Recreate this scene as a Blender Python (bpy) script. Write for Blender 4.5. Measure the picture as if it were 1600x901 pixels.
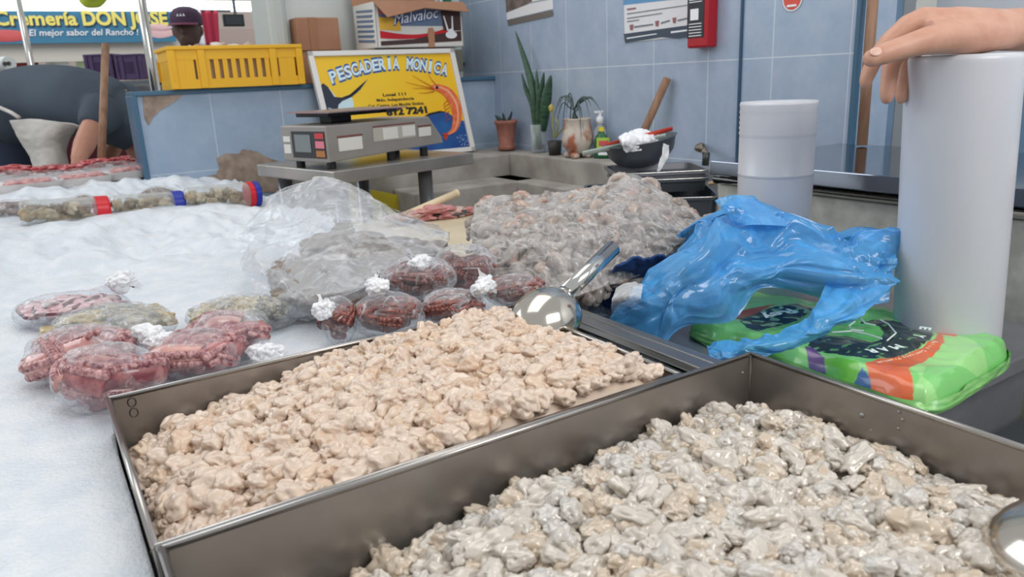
import bpy, math, random
import numpy as np
from mathutils import Vector, Matrix, noise
PI = math.pi
for o in list(bpy.data.objects): bpy.data.objects.remove(o)
SC = bpy.context.scene
COL = SC.collection
random.seed(7)

# ---------------------------------------------------------------- camera
H = 1.35
ROLL = math.atan(.045); PITCH = math.atan(330*math.cos(ROLL)/1180); YAW = math.radians(58)
F, CX, CY = 1180., 800., 450.5
_f2 = Vector((math.cos(YAW), math.sin(YAW), 0)); _R = Vector((math.sin(YAW), -math.cos(YAW), 0)); _Z = Vector((0, 0, 1))
FWD = math.cos(PITCH)*_f2 - math.sin(PITCH)*_Z
_u0 = math.sin(PITCH)*_f2 + math.cos(PITCH)*_Z
RT = math.cos(ROLL)*_R - math.sin(ROLL)*_u0
UP = math.sin(ROLL)*_R + math.cos(ROLL)*_u0
EYE = Vector((0, 0, H))
cd = bpy.data.cameras.new('camera'); cam = bpy.data.objects.new('camera', cd); COL.objects.link(cam)
cd.sensor_width = 36; cd.lens = 36*F/1600; cd.clip_start = .02; cd.clip_end = 60
cam.matrix_world = Matrix(((RT.x, UP.x, -FWD.x, EYE.x), (RT.y, UP.y, -FWD.y, EYE.y), (RT.z, UP.z, -FWD.z, EYE.z), (0, 0, 0, 1)))
cd.dof.use_dof = True; cd.dof.focus_distance = .95; cd.dof.aperture_fstop = 11
SC.camera = cam
def ray(px, py): return FWD + (px-CX)/F*RT - (py-CY)/F*UP
def on(px, py, ax, v):
    d = ray(px, py); return EYE + d*((v-EYE[ax])/d[ax])
def Zp(px, py, z): return on(px, py, 2, z)
def D(px, py, dist): return EYE + ray(px, py)*dist

# ---------------------------------------------------------------- light, exposure
SC.view_settings.view_transform = 'Standard'; SC.view_settings.look = 'None'
SC.view_settings.exposure = -0.14; SC.view_settings.gamma = 1; SC.view_settings.use_curve_mapping = False
SC.cycles.transparent_max_bounces = 24; SC.cycles.max_bounces = 10
w = bpy.data.worlds.new('world'); SC.world = w; w.use_nodes = True
w.node_tree.nodes['Background'].inputs[0].default_value = (.95, .975, 1, 1)
w.node_tree.nodes['Background'].inputs[1].default_value = .66
def area(name, loc, size, power, col=(1, 1, 1), target=None):
    l = bpy.data.lights.new(name, 'AREA'); l.shape = 'RECTANGLE'; l.size, l.size_y = size; l.energy = power; l.color = col
    o = bpy.data.objects.new(name, l); COL.objects.link(o); o.location = loc
    if target is not None:
        d = Vector(target)-Vector(loc); o.rotation_euler = d.to_track_quat('-Z', 'Y').to_euler()
    return o
area('ceiling_light', (.4, 1.4, 3.4), (2.2, 1.4), 22, (1, .97, .93), (.5, 1.2, 1))
area('hall_daylight', (-2.6, 4.2, 3.2), (3, 2), 62, (.9, .96, 1), (.4, 1.4, 1.05))
area('added_wall_fill', (1.0, -1.3, 2.7), (1.6, 1.0), 38, (1, .98, .95), (1.5, 1.2, 1.2))  # added fill from the camera side to brighten the tiled wall, no real lamp
area('market_daylight', (.6, 6.4, 3.6), (4, 2), 75, (1, 1, 1), (.6, 8, 1.6))

# ---------------------------------------------------------------- materials
def lin(c):
    c = c/255.
    return c/12.92 if c <= .04045 else ((c+.055)/1.055)**2.4
def rgb(r, g, b): return (lin(r), lin(g), lin(b), 1)
MATS = {}
def mat(name, c, rough=.5, metal=0, spec=.5, c2=None, nscale=20, bump=0, bscale=60, trans=0, ior=1.45, sss=0, emit=0, coat=0, vcol=False, stretch=None, detail=4, lo=.35, hi=.65, alpha=1, bdist=.002):
    if name in MATS: return MATS[name]
    m = bpy.data.materials.new(name); m.use_nodes = True; nt = m.node_tree; N = nt.nodes; L = nt.links
    p = N['Principled BSDF']; p.inputs['Base Color'].default_value = rgb(*c)
    p.inputs['Roughness'].default_value = rough; p.inputs['Metallic'].default_value = metal
    p.inputs['Specular IOR Level'].default_value = spec; p.inputs['IOR'].default_value = ior
    p.inputs['Transmission Weight'].default_value = trans; p.inputs['Coat Weight'].default_value = coat
    p.inputs['Alpha'].default_value = alpha
    if sss:
        p.inputs['Subsurface Weight'].default_value = sss; p.inputs['Subsurface Scale'].default_value = .0025
        p.inputs['Subsurface Radius'].default_value = (1, .92, .85)
    if emit:
        p.inputs['Emission Color'].default_value = rgb(*c); p.inputs['Emission Strength'].default_value = emit
    g = N.new('ShaderNodeNewGeometry'); vec = g.outputs['Position']
    if stretch:
        mp = N.new('ShaderNodeMapping'); mp.inputs['Scale'].default_value = stretch; L.new(vec, mp.inputs[0]); vec = mp.outputs[0]
    if vcol:
        a = N.new('ShaderNodeVertexColor'); a.layer_name = 'Col'; L.new(a.outputs[0], p.inputs['Base Color'])
    if c2:
        n = N.new('ShaderNodeTexNoise'); n.inputs['Scale'].default_value = nscale; n.inputs['Detail'].default_value = detail; L.new(vec, n.inputs['Vector'])
        r = N.new('ShaderNodeValToRGB'); r.color_ramp.elements[0].position = lo; r.color_ramp.elements[1].position = hi
        r.color_ramp.elements[0].color = rgb(*c); r.color_ramp.elements[1].color = rgb(*c2)
        L.new(n.outputs[0], r.inputs[0]); L.new(r.outputs[0], p.inputs['Base Color'])
    if bump:
        n = N.new('ShaderNodeTexNoise'); n.inputs['Scale'].default_value = bscale; n.inputs['Detail'].default_value = 5; L.new(vec, n.inputs['Vector'])
        b = N.new('ShaderNodeBump'); b.inputs['Strength'].default_value = bump; b.inputs['Distance'].default_value = bdist
        L.new(n.outputs[0], b.inputs['Height']); L.new(b.outputs[0], p.inputs['Normal'])
    MATS[name] = m; return m

def film(name, c=(235, 238, 240), base=.10, streak=.30, edge=.5, nscale=60, rough=.14, stretch=(1, 1, 1), tint=(250, 252, 255), bump=.6, bscale=70):
    """thin clear plastic: mostly see-through, wrinkle streaks and edges turn milky and glossy"""
    if name in MATS: return MATS[name]
    m = bpy.data.materials.new(name); m.use_nodes = True; nt = m.node_tree; N = nt.nodes; L = nt.links
    p = N['Principled BSDF']; p.inputs['Base Color'].default_value = rgb(*c); p.inputs['Roughness'].default_value = rough
    p.inputs['Specular IOR Level'].default_value = .9
    t = N.new('ShaderNodeBsdfTransparent'); t.inputs[0].default_value = rgb(*tint)
    g = N.new('ShaderNodeNewGeometry'); mp = N.new('ShaderNodeMapping'); mp.inputs['Scale'].default_value = stretch
    L.new(g.outputs['Position'], mp.inputs[0])
    n = N.new('ShaderNodeTexNoise'); n.inputs['Scale'].default_value = nscale; n.inputs['Detail'].default_value = 6; n.inputs['Distortion'].default_value = 1.2
    L.new(mp.outputs[0], n.inputs['Vector'])
    r = N.new('ShaderNodeValToRGB'); e = r.color_ramp.elements; e[0].position = .52; e[1].position = .70
    e[0].color = (0, 0, 0, 1); e[1].color = (1, 1, 1, 1); L.new(n.outputs[0], r.inputs[0])
    lw = N.new('ShaderNodeLayerWeight'); lw.inputs[0].default_value = .35
    a = N.new('ShaderNodeMath'); a.operation = 'MULTIPLY_ADD'; a.inputs[1].default_value = streak; a.inputs[2].default_value = base; L.new(r.outputs[0], a.inputs[0])
    b = N.new('ShaderNodeMath'); b.operation = 'MULTIPLY_ADD'; b.inputs[1].default_value = edge; b.use_clamp = True; L.new(lw.outputs['Facing'], b.inputs[0]); L.new(a.outputs[0], b.inputs[2])
    bm = N.new('ShaderNodeBump'); bm.inputs['Strength'].default_value = bump; bm.inputs['Distance'].default_value = .003
    n2 = N.new('ShaderNodeTexNoise'); n2.inputs['Scale'].default_value = bscale; n2.inputs['Detail'].default_value = 3; n2.inputs['Distortion'].default_value = .8; L.new(mp.outputs[0], n2.inputs['Vector'])
    L.new(n2.outputs[0], bm.inputs['Height']); L.new(bm.outputs[0], p.inputs['Normal'])
    mx = N.new('ShaderNodeMixShader'); L.new(b.outputs[0], mx.inputs[0]); L.new(t.outputs[0], mx.inputs[1]); L.new(p.outputs[0], mx.inputs[2])
    L.new(mx.outputs[0], N['Material Output'].inputs[0]); MATS[name] = m; return m

def tile_mat(name, ax, o1, c, c2, grout, w=.2255, h=.285, z0=1.37, mortar=.0016):
    m = bpy.data.materials.new(name); m.use_nodes = True; nt = m.node_tree; N = nt.nodes; L = nt.links
    p = N['Principled BSDF']; p.inputs['Roughness'].default_value = .28
    g = N.new('ShaderNodeNewGeometry'); s = N.new('ShaderNodeSeparateXYZ'); L.new(g.outputs['Position'], s.inputs[0])
    def off(out, v):
        q = N.new('ShaderNodeMath'); q.operation = 'SUBTRACT'; q.inputs[1].default_value = v; L.new(out, q.inputs[0]); return q.outputs[0]
    cb = N.new('ShaderNodeCombineXYZ'); L.new(off(s.outputs[ax], o1-w*40), cb.inputs[0]); L.new(off(s.outputs[2], z0-h*40), cb.inputs[1])
    br = N.new('ShaderNodeTexBrick'); br.offset = 0; br.inputs['Scale'].default_value = 1; br.inputs['Mortar Size'].default_value = mortar
    br.inputs['Brick Width'].default_value = w; br.inputs['Row Height'].default_value = h; br.inputs['Mortar Smooth'].default_value = .1
    L.new(cb.outputs[0], br.inputs['Vector'])
    n = N.new('ShaderNodeTexNoise'); n.inputs['Scale'].default_value = 14; n.inputs['Detail'].default_value = 8; n.inputs['Roughness'].default_value = .7; L.new(g.outputs['Position'], n.inputs['Vector'])
    r = N.new('ShaderNodeValToRGB'); r.color_ramp.elements[0].color = rgb(*c); r.color_ramp.elements[1].color = rgb(*c2); r.color_ramp.elements[0].position = .3; r.color_ramp.elements[1].position = .7
    L.new(n.outputs[0], r.inputs[0]); L.new(r.outputs[0], br.inputs['Color1']); L.new(r.outputs[0], br.inputs['Color2']); br.inputs['Mortar'].default_value = rgb(*grout)
    L.new(br.outputs[0], p.inputs['Base Color'])
    MATS[name] = m; return m

# ---------------------------------------------------------------- mesh helpers
BASE = {}          # object name -> world matrix of its thing
class MB:
    def __init__(s): s.v = []; s.f = []; s.c = []
    def add(s, vs, fs, col=None):
        n = len(s.v); s.v += [Vector(q) for q in vs]; s.f += [tuple(i+n for i in f) for f in fs]
        s.c += [col or (1, 1, 1, 1)]*len(vs); return s
    def box(s, a, b, M=None):
        (x0, y0, z0), (x1, y1, z1) = a, b
        vs = [Vector(q) for q in ((x0, y0, z0), (x1, y0, z0), (x1, y1, z0), (x0, y1, z0), (x0, y0, z1), (x1, y0, z1), (x1, y1, z1), (x0, y1, z1))]
        if M is not None: vs = [M @ q for q in vs]
        return s.add(vs, [(0, 3, 2, 1), (4, 5, 6, 7), (0, 1, 5, 4), (1, 2, 6, 5), (2, 3, 7, 6), (3, 0, 4, 7)])
    def tube(s, pts, r, n=10, cap=True, flat=1, col=None, updir=None):
        pts = [Vector(p) for p in pts]; k = len(pts)
        rs = r if isinstance(r, (list, tuple)) else [r]*k
        vs = []; fs = []; prev = Vector(updir) if updir else None
        for i, p in enumerate(pts):
            t = (pts[min(i+1, k-1)]-pts[max(i-1, 0)]).normalized()
            if prev is None: prev = t.orthogonal()
            a = (prev - t*prev.dot(t))
            a = a.normalized() if a.length > 1e-6 else t.orthogonal().normalized()
            prev = a; b = t.cross(a)
            for j in range(n):
                th = 2*PI*j/n; vs.append(p + (a*math.cos(th)*flat + b*math.sin(th))*rs[i])
        for i in range(k-1):
            for j in range(n): fs.append((i*n+j, i*n+(j+1) % n, (i+1)*n+(j+1) % n, (i+1)*n+j))
        if cap: fs.append(tuple(range(n-1, -1, -1))); fs.append(tuple((k-1)*n+j for j in range(n)))
        return s.add(vs, fs, col)
    def lathe(s, prof, n=32, M=None, cap=False):
        vs = []; fs = []
        for r, z in prof:
            for j in range(n): vs.append(Vector((r*math.cos(2*PI*j/n), r*math.sin(2*PI*j/n), z)))
        k = len(prof)
        for i in range(k-1):
            for j in range(n): fs.append((i*n+j, i*n+(j+1) % n, (i+1)*n+(j+1) % n, (i+1)*n+j))
        if cap: fs.append(tuple(range(n-1, -1, -1))); fs.append(tuple((k-1)*n+j for j in range(n)))
        if M is not None: vs = [M @ q for q in vs]
        return s.add(vs, fs)
    def lump(s, c, rad, sub=2, amp=.15, fr=1.3, seed=0, M=None, col=None, sharp=0):
        vs, fs = ICO[sub]; c = Vector(c); rad = Vector(rad) if hasattr(rad, '__len__') else Vector((rad,)*3); out = []
        for q in vs:
            k = 1+amp*noise.noise(q*fr+Vector((seed*7.3, seed*3.1, seed*1.7)))*2
            if sharp: k -= sharp*abs(noise.noise(q*fr*1.7+Vector((seed*2.3, 9, seed))))
            v = Vector((q.x*rad.x*k, q.y*rad.y*k, q.z*rad.z*k))
            if M is not None: v = M @ v
            out.append(c+v)
        return s.add(out, fs, col)
    def poly(s, pts, col=None): return s.add(pts, [tuple(range(len(pts)))], col)
    def prism(s, pts, d):
        pts = [Vector(p) for p in pts]; d = Vector(d); n = len(pts)
        return s.add(pts+[p+d for p in pts], [tuple(range(n)), tuple(range(2*n-1, n-1, -1))]+[(i, i+n, (i+1) % n+n, (i+1) % n) for i in range(n)])
    def grid(s, P, col=None):
        r = len(P); c = len(P[0]); vs = [q for row in P for q in row]
        return s.add(vs, [(i*c+j, i*c+j+1, (i+1)*c+j+1, (i+1)*c+j) for i in range(r-1) for j in range(c-1)], col)
    def build(s, name, m, parent=None, smooth=False, bevel=0, label=None, kind=None, solid=0, sub=0, vc=False, weld=False):
        me = bpy.data.meshes.new(name)
        M = BASE.get(parent.name) if parent is not None else None
        inv = M.inverted() if M is not None else None
        vs = [tuple(inv @ q) for q in s.v] if inv is not None else [tuple(q) for q in s.v]
        me.from_pydata(vs, [], s.f); me.materials.append(m)
        if vc:
            a = me.color_attributes.new('Col', 'FLOAT_COLOR', 'POINT')
            a.data.foreach_set('color', [x for c in s.c for x in c])
        if smooth: me.polygons.foreach_set('use_smooth', [True]*len(me.polygons))
        me.update()
        o = bpy.data.objects.new(name, me); COL.objects.link(o)
        if parent is not None:
            o.parent = parent
            if M is not None: BASE[o.name] = M
        if weld: q = o.modifiers.new('w', 'WELD'); q.merge_threshold = .0001
        if bevel:
            q = o.modifiers.new('b', 'BEVEL'); q.width = bevel; q.segments = 2; q.limit_method = 'ANGLE'
        if solid: q = o.modifiers.new('s', 'SOLIDIFY'); q.thickness = solid
        if sub: q = o.modifiers.new('u', 'SUBSURF'); q.levels = q.render_levels = sub
        if label: o['label'] = label
        if kind: o['kind'] = kind
        return o
def _ico():
    t = (1+5**.5)/2
    v = [Vector(q).normalized() for q in ((-1, t, 0), (1, t, 0), (-1, -t, 0), (1, -t, 0), (0, -1, t), (0, 1, t), (0, -1, -t), (0, 1, -t), (t, 0, -1), (t, 0, 1), (-t, 0, -1), (-t, 0, 1))]
    f = [(0, 11, 5), (0, 5, 1), (0, 1, 7), (0, 7, 10), (0, 10, 11), (1, 5, 9), (5, 11, 4), (11, 10, 2), (10, 7, 6), (7, 1, 8), (3, 9, 4), (3, 4, 2), (3, 2, 6), (3, 6, 8), (3, 8, 9), (4, 9, 5), (2, 4, 11), (6, 2, 10), (8, 6, 7), (9, 8, 1)]
    out = {0: (v, f)}
    for k in range(1, 5):
        v = list(v); nf = []; cache = {}
        def mid(a, b):
            key = (min(a, b), max(a, b))
            if key not in cache: v.append(((v[a]+v[b])/2).normalized()); cache[key] = len(v)-1
            return cache[key]
        for a, b, c in f:
            x, y, z = mid(a, b), mid(b, c), mid(c, a); nf += [(a, x, z), (b, y, x), (c, z, y), (x, y, z)]
        f = nf; out[k] = (v, f)
    return out
ICO = _ico()
def tag(o, label, cat, group=None, kind=None):
    o['label'] = label; o['category'] = cat
    if group: o['group'] = group
    if kind: o['kind'] = kind
    return o
def thing(name, label, cat, loc=(0, 0, 0), rz=0, group=None):
    o = bpy.data.objects.new(name, None); COL.objects.link(o); o.empty_display_size = .05
    o.location = loc; o.rotation_euler = (0, 0, rz)
    BASE[o.name] = Matrix.Translation(Vector(loc)) @ Matrix.Rotation(rz, 4, 'Z')
    return tag(o, label, cat, group)
def struct(mb, name, m, **k): return mb.build(name, m, None, kind='structure', **k)
def copy_tree(o, M, label=None, group=None):
    r = o.copy(); COL.objects.link(r); r.matrix_world = M
    if label: r['label'] = label
    if group: r['group'] = group
    for ch in list(o.children):
        c = ch.copy(); COL.objects.link(c); c.parent = r
        for g in ch.children:
            d = g.copy(); COL.objects.link(d); d.parent = c
    return r
_tc = {}
def text_geo(body, bold=0, shear=0, spacing=1.0):
    key = (body, bold, shear, spacing)
    if key in _tc: return _tc[key]
    cu = bpy.data.curves.new('t', 'FONT'); cu.body = body; cu.size = 1; cu.align_x = 'LEFT'; cu.offset = bold; cu.shear = shear; cu.resolution_u = 3; cu.space_character = spacing
    o = bpy.data.objects.new('t', cu); COL.objects.link(o)
    dg = bpy.context.evaluated_depsgraph_get(); me = bpy.data.meshes.new_from_object(o.evaluated_get(dg))
    vs = [v.co.copy() for v in me.vertices]; fs = [tuple(p.vertices) for p in me.polygons]
    wd = max([v.x for v in vs] or [.3]); x0 = min([v.x for v in vs] or [0])
    bpy.data.objects.remove(o); bpy.data.curves.remove(cu); bpy.data.meshes.remove(me)
    _tc[key] = (vs, fs, x0, wd); return _tc[key]
def text(mb, body, org, xd, yd, h, width=None, align='L', bold=0, shear=0, fn=None, spacing=1.0):
    """lay lettering in the plane org + x*xd + y*yd; h = cap height; width squeezes it to fit"""
    vs, fs, x0, x1 = text_geo(body, bold, shear, spacing); s = h/.7; sx = s if width is None else width/(x1-x0)
    ox = -x0 if align == 'L' else -(x0+x1)/2
    org = Vector(org); xd = Vector(xd); yd = Vector(yd)
    out = [org+xd*((v.x+ox)*sx)+yd*(v.y*s) for v in vs]
    if fn: out = [fn(q) for q in out]
    mb.add(out, fs)
def cr(P, t):
    """Catmull-Rom through P at t in 0..1"""
    n = len(P)-1; x = min(max(t, 0), 1)*n; i = min(int(x), n-1); u = x-i
    p0, p1, p2, p3 = P[max(i-1, 0)], P[i], P[i+1], P[min(i+2, n)]
    return .5*((2*p1)+(p2-p0)*u+(2*p0-5*p1+4*p2-p3)*u*u+(3*p1-p0-3*p2+p3)*u**3)
def surf(ctrl, nu, nv):
    """smooth surface through a grid of control points"""
    rows = [[cr(r, j/(nv-1)) for j in range(nv)] for r in ctrl]
    return [[cr([rows[k][j] for k in range(len(rows))], i/(nu-1)) for j in range(nv)] for i in range(nu)]
def ridge(p): return 1-2*abs(noise.noise(p))
def crumple(G, amp, sc, seed=0, pin=.0):
    """displace a point grid along its normals by creased noise"""
    nu, nv = len(G), len(G[0]); out = []
    for i in range(nu):
        row = []
        for j in range(nv):
            p = G[i][j]; a = G[min(i+1, nu-1)][j]-G[max(i-1, 0)][j]; b = G[i][min(j+1, nv-1)]-G[i][max(j-1, 0)]
            n = a.cross(b); n = n.normalized() if n.length > 1e-9 else Vector((0, 0, 1))
            q = p*sc+Vector((seed*3.1, seed*1.3, seed*5.7)); q = q+.35*noise.noise_vector(q*.7)
            d = amp*(.6*ridge(q)+.35*ridge(q*2.1+Vector((4, 1, 2)))+.18*ridge(q*4.6))-amp*.4
            row.append(p+n*d)
        out.append(row)
    return out
def _tri(x, y, s):
    i, j = math.floor(x), math.floor(y); u, v = x-i, y-j
    h = lambda a, b: math.modf(abs(math.sin(a*127.1+b*311.7+s*74.7))*43758.5453)[0]*2-1
    if u+v < 1: return h(i, j)+(h(i+1, j)-h(i, j))*u+(h(i, j+1)-h(i, j))*v
    return h(i+1, j+1)+(h(i, j+1)-h(i+1, j+1))*(1-u)+(h(i+1, j)-h(i+1, j+1))*(1-v)
def facet(G, amp, cell, seed=0, warp=.5, oct=((1, 1), (.45, .38), (.2, .14)), pin=0):
    """crumple a point grid into flat facets with sharp creases"""
    nu, nv = len(G), len(G[0]); out = []
    Lu = sum((G[i+1][nv//2]-G[i][nv//2]).length for i in range(nu-1)); Lv = sum((G[nu//2][j+1]-G[nu//2][j]).length for j in range(nv-1))
    for i in range(nu):
        row = []
        for j in range(nv):
            p = G[i][j]; a = G[min(i+1, nu-1)][j]-G[max(i-1, 0)][j]; b = G[i][min(j+1, nv-1)]-G[i][max(j-1, 0)]
            n = a.cross(b); n = n.normalized() if n.length > 1e-9 else Vector((0, 0, 1))
            x, y = i/(nu-1)*Lu/cell, j/(nv-1)*Lv/cell; x, y = x*.8-y*.6, x*.6+y*.8
            w1 = noise.noise(Vector((x*.6, y*.6, seed)))*warp*2; w2 = noise.noise(Vector((x*.6, y*.6, seed+9)))*warp*2
            d = 0
            for k, am in oct: d += am*_tri((x+w1)/k, (y+w2)/k, seed+k)
            row.append(p+n*d*amp*(1 if not pin else .2+.8*min(1, (1-i/(nu-1))/pin)))
        out.append(row)
    return out
def remesh(mb, name, m, parent=None, vox=.004, smooth=6, **k):
    """one continuous skin over overlapping shapes"""
    o = mb.build('tmp', m, None)
    q = o.modifiers.new('r', 'REMESH'); q.mode = 'VOXEL'; q.voxel_size = vox; q.use_smooth_shade = True
    q = o.modifiers.new('s', 'SMOOTH'); q.factor = .6; q.iterations = smooth
    dg = bpy.context.evaluated_depsgraph_get(); me = bpy.data.meshes.new_from_object(o.evaluated_get(dg))
    r = MB(); r.v = [v.co.copy() for v in me.vertices]; r.f = [tuple(p.vertices) for p in me.polygons]; r.c = [(1, 1, 1, 1)]*len(r.v)
    old = o.data; bpy.data.objects.remove(o); bpy.data.meshes.remove(old); bpy.data.meshes.remove(me)
    return r if name is None else r.build(name, m, parent, smooth=True, **k)

# shared materials
STEEL = mat('brushed_steel', (150, 148, 145), .3, 1, c2=(128, 125, 122), nscale=9, bump=.08, bscale=90)
STEELD = mat('worn_steel', (150, 152, 158), .40, .45, c2=(128, 130, 137), nscale=7, bump=.05, bscale=120)
CHROME = mat('polished_steel', (205, 204, 200), .12, 1)
CEM = mat('raw_concrete', (172, 167, 161), .85, c2=(144, 138, 132), nscale=9, bump=.5, bscale=45)
CEML = mat('pale_concrete', (196, 196, 188), .85, c2=(170, 170, 162), nscale=28, bump=.4, bscale=60)
MORTAR = mat('broken_mortar', (168, 152, 138), .9, c2=(140, 122, 108), nscale=30, bump=.6, bscale=50)
WHITE = mat('white_paint', (206, 212, 210), .6, c2=(196, 203, 202), nscale=5)
BLUETRIM = mat('blue_trim', (66, 102, 128), .35)
PAPER = mat('white_paper', (236, 238, 242), .5)
BLACK = mat('black_plastic', (28, 28, 30), .4)
DARKST = mat('dark_steel', (98, 104, 110), .38, .55)
WOOD = mat('stick_wood', (156, 120, 96), .55, c2=(128, 96, 74), nscale=8, stretch=(6, 6, 1))
RED = mat('red_plastic', (200, 30, 42), .35)

# ================================================================ setting
struct(MB().box((-6, -2.5, -.05), (8, 12, 0)), 'floor', mat('floor_tile', (150, 146, 140), .5))
TR = tile_mat('blue_tile_right', 1, 1.377, (150, 169, 192), (170, 184, 204), (202, 210, 220))
TL = tile_mat('blue_tile_half', 0, .565, (144, 165, 188), (162, 179, 199), (190, 202, 214), w=.24)
struct(MB().box((1.70, 1.13, 0), (1.84, 3.05, 3.2)), 'wall_right', TR)
struct(MB().box((.335, 2.79, 0), (1.70, 2.93, 1.345)), 'wall_back', TL)
struct(MB().box((.325, 2.775, 1.343), (1.70, 2.945, 1.358)), 'trim_1', BLUETRIM, bevel=.003)
struct(MB().box((.322, 2.776, 0), (.338, 2.945, 1.345)), 'trim_2', BLUETRIM, bevel=.003)
struct(MB().box((1.694, 1.478, 0), (1.7005, 1.485, 3.2)), 'trim_3', mat('dark_blue_trim', (50, 80, 108), .4))
struct(MB().box((1.688, 1.122, 0), (1.706, 1.136, 3.2)), 'trim_4', BLUETRIM, bevel=.003)
struct(MB().box((.90, 3.05, 0), (1.84, 3.2, 3.2)), 'wall_rear', WHITE)
struct(MB().box((.90, 2.93, 0), (1.70, 3.05, 1.345)), 'wall_ledge', WHITE)
# wall behind the end of the tiled wall: blue return, white pilaster, white room beyond
struct(MB().box((1.84, 1.27, 0), (2.25, 1.30, 3.2)), 'wall_return', mat('return_tile', (126, 152, 178), .35, c2=(112, 140, 168), nscale=10))
struct(MB().box((2.10, 1.235, 0), (2.2, 1.269, 3.2)), 'trim_5', mat('cream_pilaster', (205, 204, 198), .5))
struct(MB().box((2.25, -2.5, 0), (2.4, 1.30, 3.2)), 'wall_far_right', mat('far_white', (230, 233, 238), .5))
struct(MB().box((2.235, -2.5, 0), (2.251, 1.27, 1.31)), 'trim_6', mat('far_blue_tile', (128, 158, 186), .35))
# missing tile patches
a = [on(*p, 1, 2.789) for p in [(222, 149), (289, 146), (277, 156), (262, 166), (250, 172), (238, 184), (232, 196), (226, 186)]]
struct(MB().prism(a, (0, -.002, 0)), 'trim_7', MORTAR)
a = [on(*p, 1, 2.789) for p in [(338, 247), (352, 240), (374, 240), (378, 233), (400, 236), (418, 246), (436, 252), (470, 258), (470, 300), (270, 300), (250, 282), (300, 281), (338, 272), (343, 262)]]
struct(MB().prism(a, (0, -.002, 0)), 'trim_8', MORTAR)
# concrete sink
m = MB()
m.box((.80, 2.50, .3), (1.70, 2.789, 1.066))             # ledge along half wall
m.box((1.575, 1.44, .3), (1.699, 2.50, 1.07))            # ledge along tiled wall
m.box((1.49, 1.9, .3), (1.575, 2.50, .985))
m.box((1.08, 2.32, .3), (1.575, 2.50, .985))
m.box((.62, 1.44, .3), (1.575, 2.50, .80))
s = struct(m, 'trim_sink', CEM, bevel=.006)
s.name = 'concrete_sink'; s['kind'] = 'structure'
m = MB().box((1.44, 1.50, 1.0), (1.575, 1.72, 1.09)).box((1.40, 1.44, .80), (1.575, 1.50, 1.085))
o = struct(m, 'sink_drainer', mat('grey_drainer', (128, 128, 126), .6, c2=(110, 110, 110), nscale=12), bevel=.004)

# ---- counters
t = thing('serving_counter', 'long stainless steel serving counter carrying the ice bed and the steel trays', 'counter', (.3, .8, 0))
m = MB().box((.616, .45, .925), (1.25, 1.44, .95)).box((.0, 1.0, .925), (.616, 1.44, .95)).box((.616, 1.44, .925), (1.06, 1.80, .95))
m.build('counter_top', STEELD, t, bevel=.003)
MB().box((.64, .48, .12), (1.2, 1.40, .925)).build('cabinet', STEELD, t, bevel=.003)
MB().box((.62, -.6, .83), (1.25, .45, .85)).build('lower_shelf', DARKST, t, bevel=.003)
m = MB().box((.600, -.2, .90), (.616, 1.05, 1.035)).box((.578, .42, 1.025), (.60, 1.05, 1.035))
m.build('ice_bin_wall', STEEL, t, bevel=.002)
MB().box((-1.2, -.3, .88), (.60, 3.35, .90)).build('ice_bin_floor', STEEL, t)
for q in [(-1.1, -.2), (.5, -.2), (-1.1, 3.2), (.55, 2.5)]:
    MB().box((q[0]-.02, q[1]-.02, 0), (q[0]+.02, q[1]+.02, .88)).build('leg', STEEL, t, bevel=.003)

t = thing('wall_counter', 'concrete counter with a shiny steel top against the tiled wall on the right', 'counter', (1.45, .3, 0))
MB().box((1.27, -1.2, 0), (1.60, 1.16, 1.105)).build('concrete_base', CEML, t, bevel=.004)
MB().box((1.245, -1.2, 1.128), (1.695, 1.16, 1.158)).build('steel_top', mat('mirror_steel', (140, 146, 156), .12, 1), t, bevel=.002)
MB().tube([(1.262, -1.2, 1.116), (1.262, 1.16, 1.116)], .0085, 14).build('edge_tube', CHROME, t, smooth=True)
t = tag(MB().box((1.36, .18, 1.16), (1.6, .50, 1.172)).build('wooden_board', mat('pale_board', (214, 190, 150), .6), None, bevel=.003), 'pale wooden board lying on the steel counter behind the tall roll', 'board')
t = tag(MB().box((1.42, .22, 1.173), (1.56, .45, 1.20)).build('plastic_container', mat('frost_box', (214, 220, 228), .3), None, bevel=.008), 'low frosted plastic container on the pale board at the right edge', 'container')

# ---- ice
def ice_h(x, y):
    z = 1.043+.004*noise.noise(Vector((x*9, y*9, 0)))
    s = min(max((y-1.35)/.35, 0), 1); s = s*s*(3-2*s)
    lump = .5+.5*noise.noise(Vector((x*7, y*6, 3))); jr = 1-.75*math.exp(-((y-2.2)/.14)**2)
    z += s*(.006+jr*(.050*lump*lump+.022*noise.noise(Vector((x*15, y*13, 1)))+.010*noise.noise(Vector((x*34, y*30, 8)))))
    if 1.45 < y < 2.1: z -= .030*math.sin((y-1.45)/.65*PI)*min(max((x+.1)/.2, 0), 1)*(1-min(max((x-.42)/.12, 0), 1))
    z += min(max((y-2.45)/.3, 0), 1)*.016
    z += .0016*noise.noise(Vector((x*60, y*60, 2)))
    d = min(x-.0220, .570-x, .757-y, y-.10)      # keep clear under the trays
    if d > 0: z = min(z, .973)
    if x > .42: z -= .03*min((x-.42)/.15, 1)
    return z
xs = np.unique(np.concatenate([np.linspace(-1.15, .598, 330), [.0218, .0246]])); ys = np.concatenate([np.linspace(-.25, .45, 40), np.linspace(.455, 2.4, 360), np.linspace(2.41, 3.34, 110)])
m = MB(); m.grid([[Vector((x, y, ice_h(x, y))) for x in xs] for y in ys])
ICEM = mat('crushed_ice', (226, 230, 234), .38, spec=.6, c2=(214, 221, 228), nscale=30, bump=.7, bscale=260, sss=.5, ior=1.31, bdist=.003)
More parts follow.
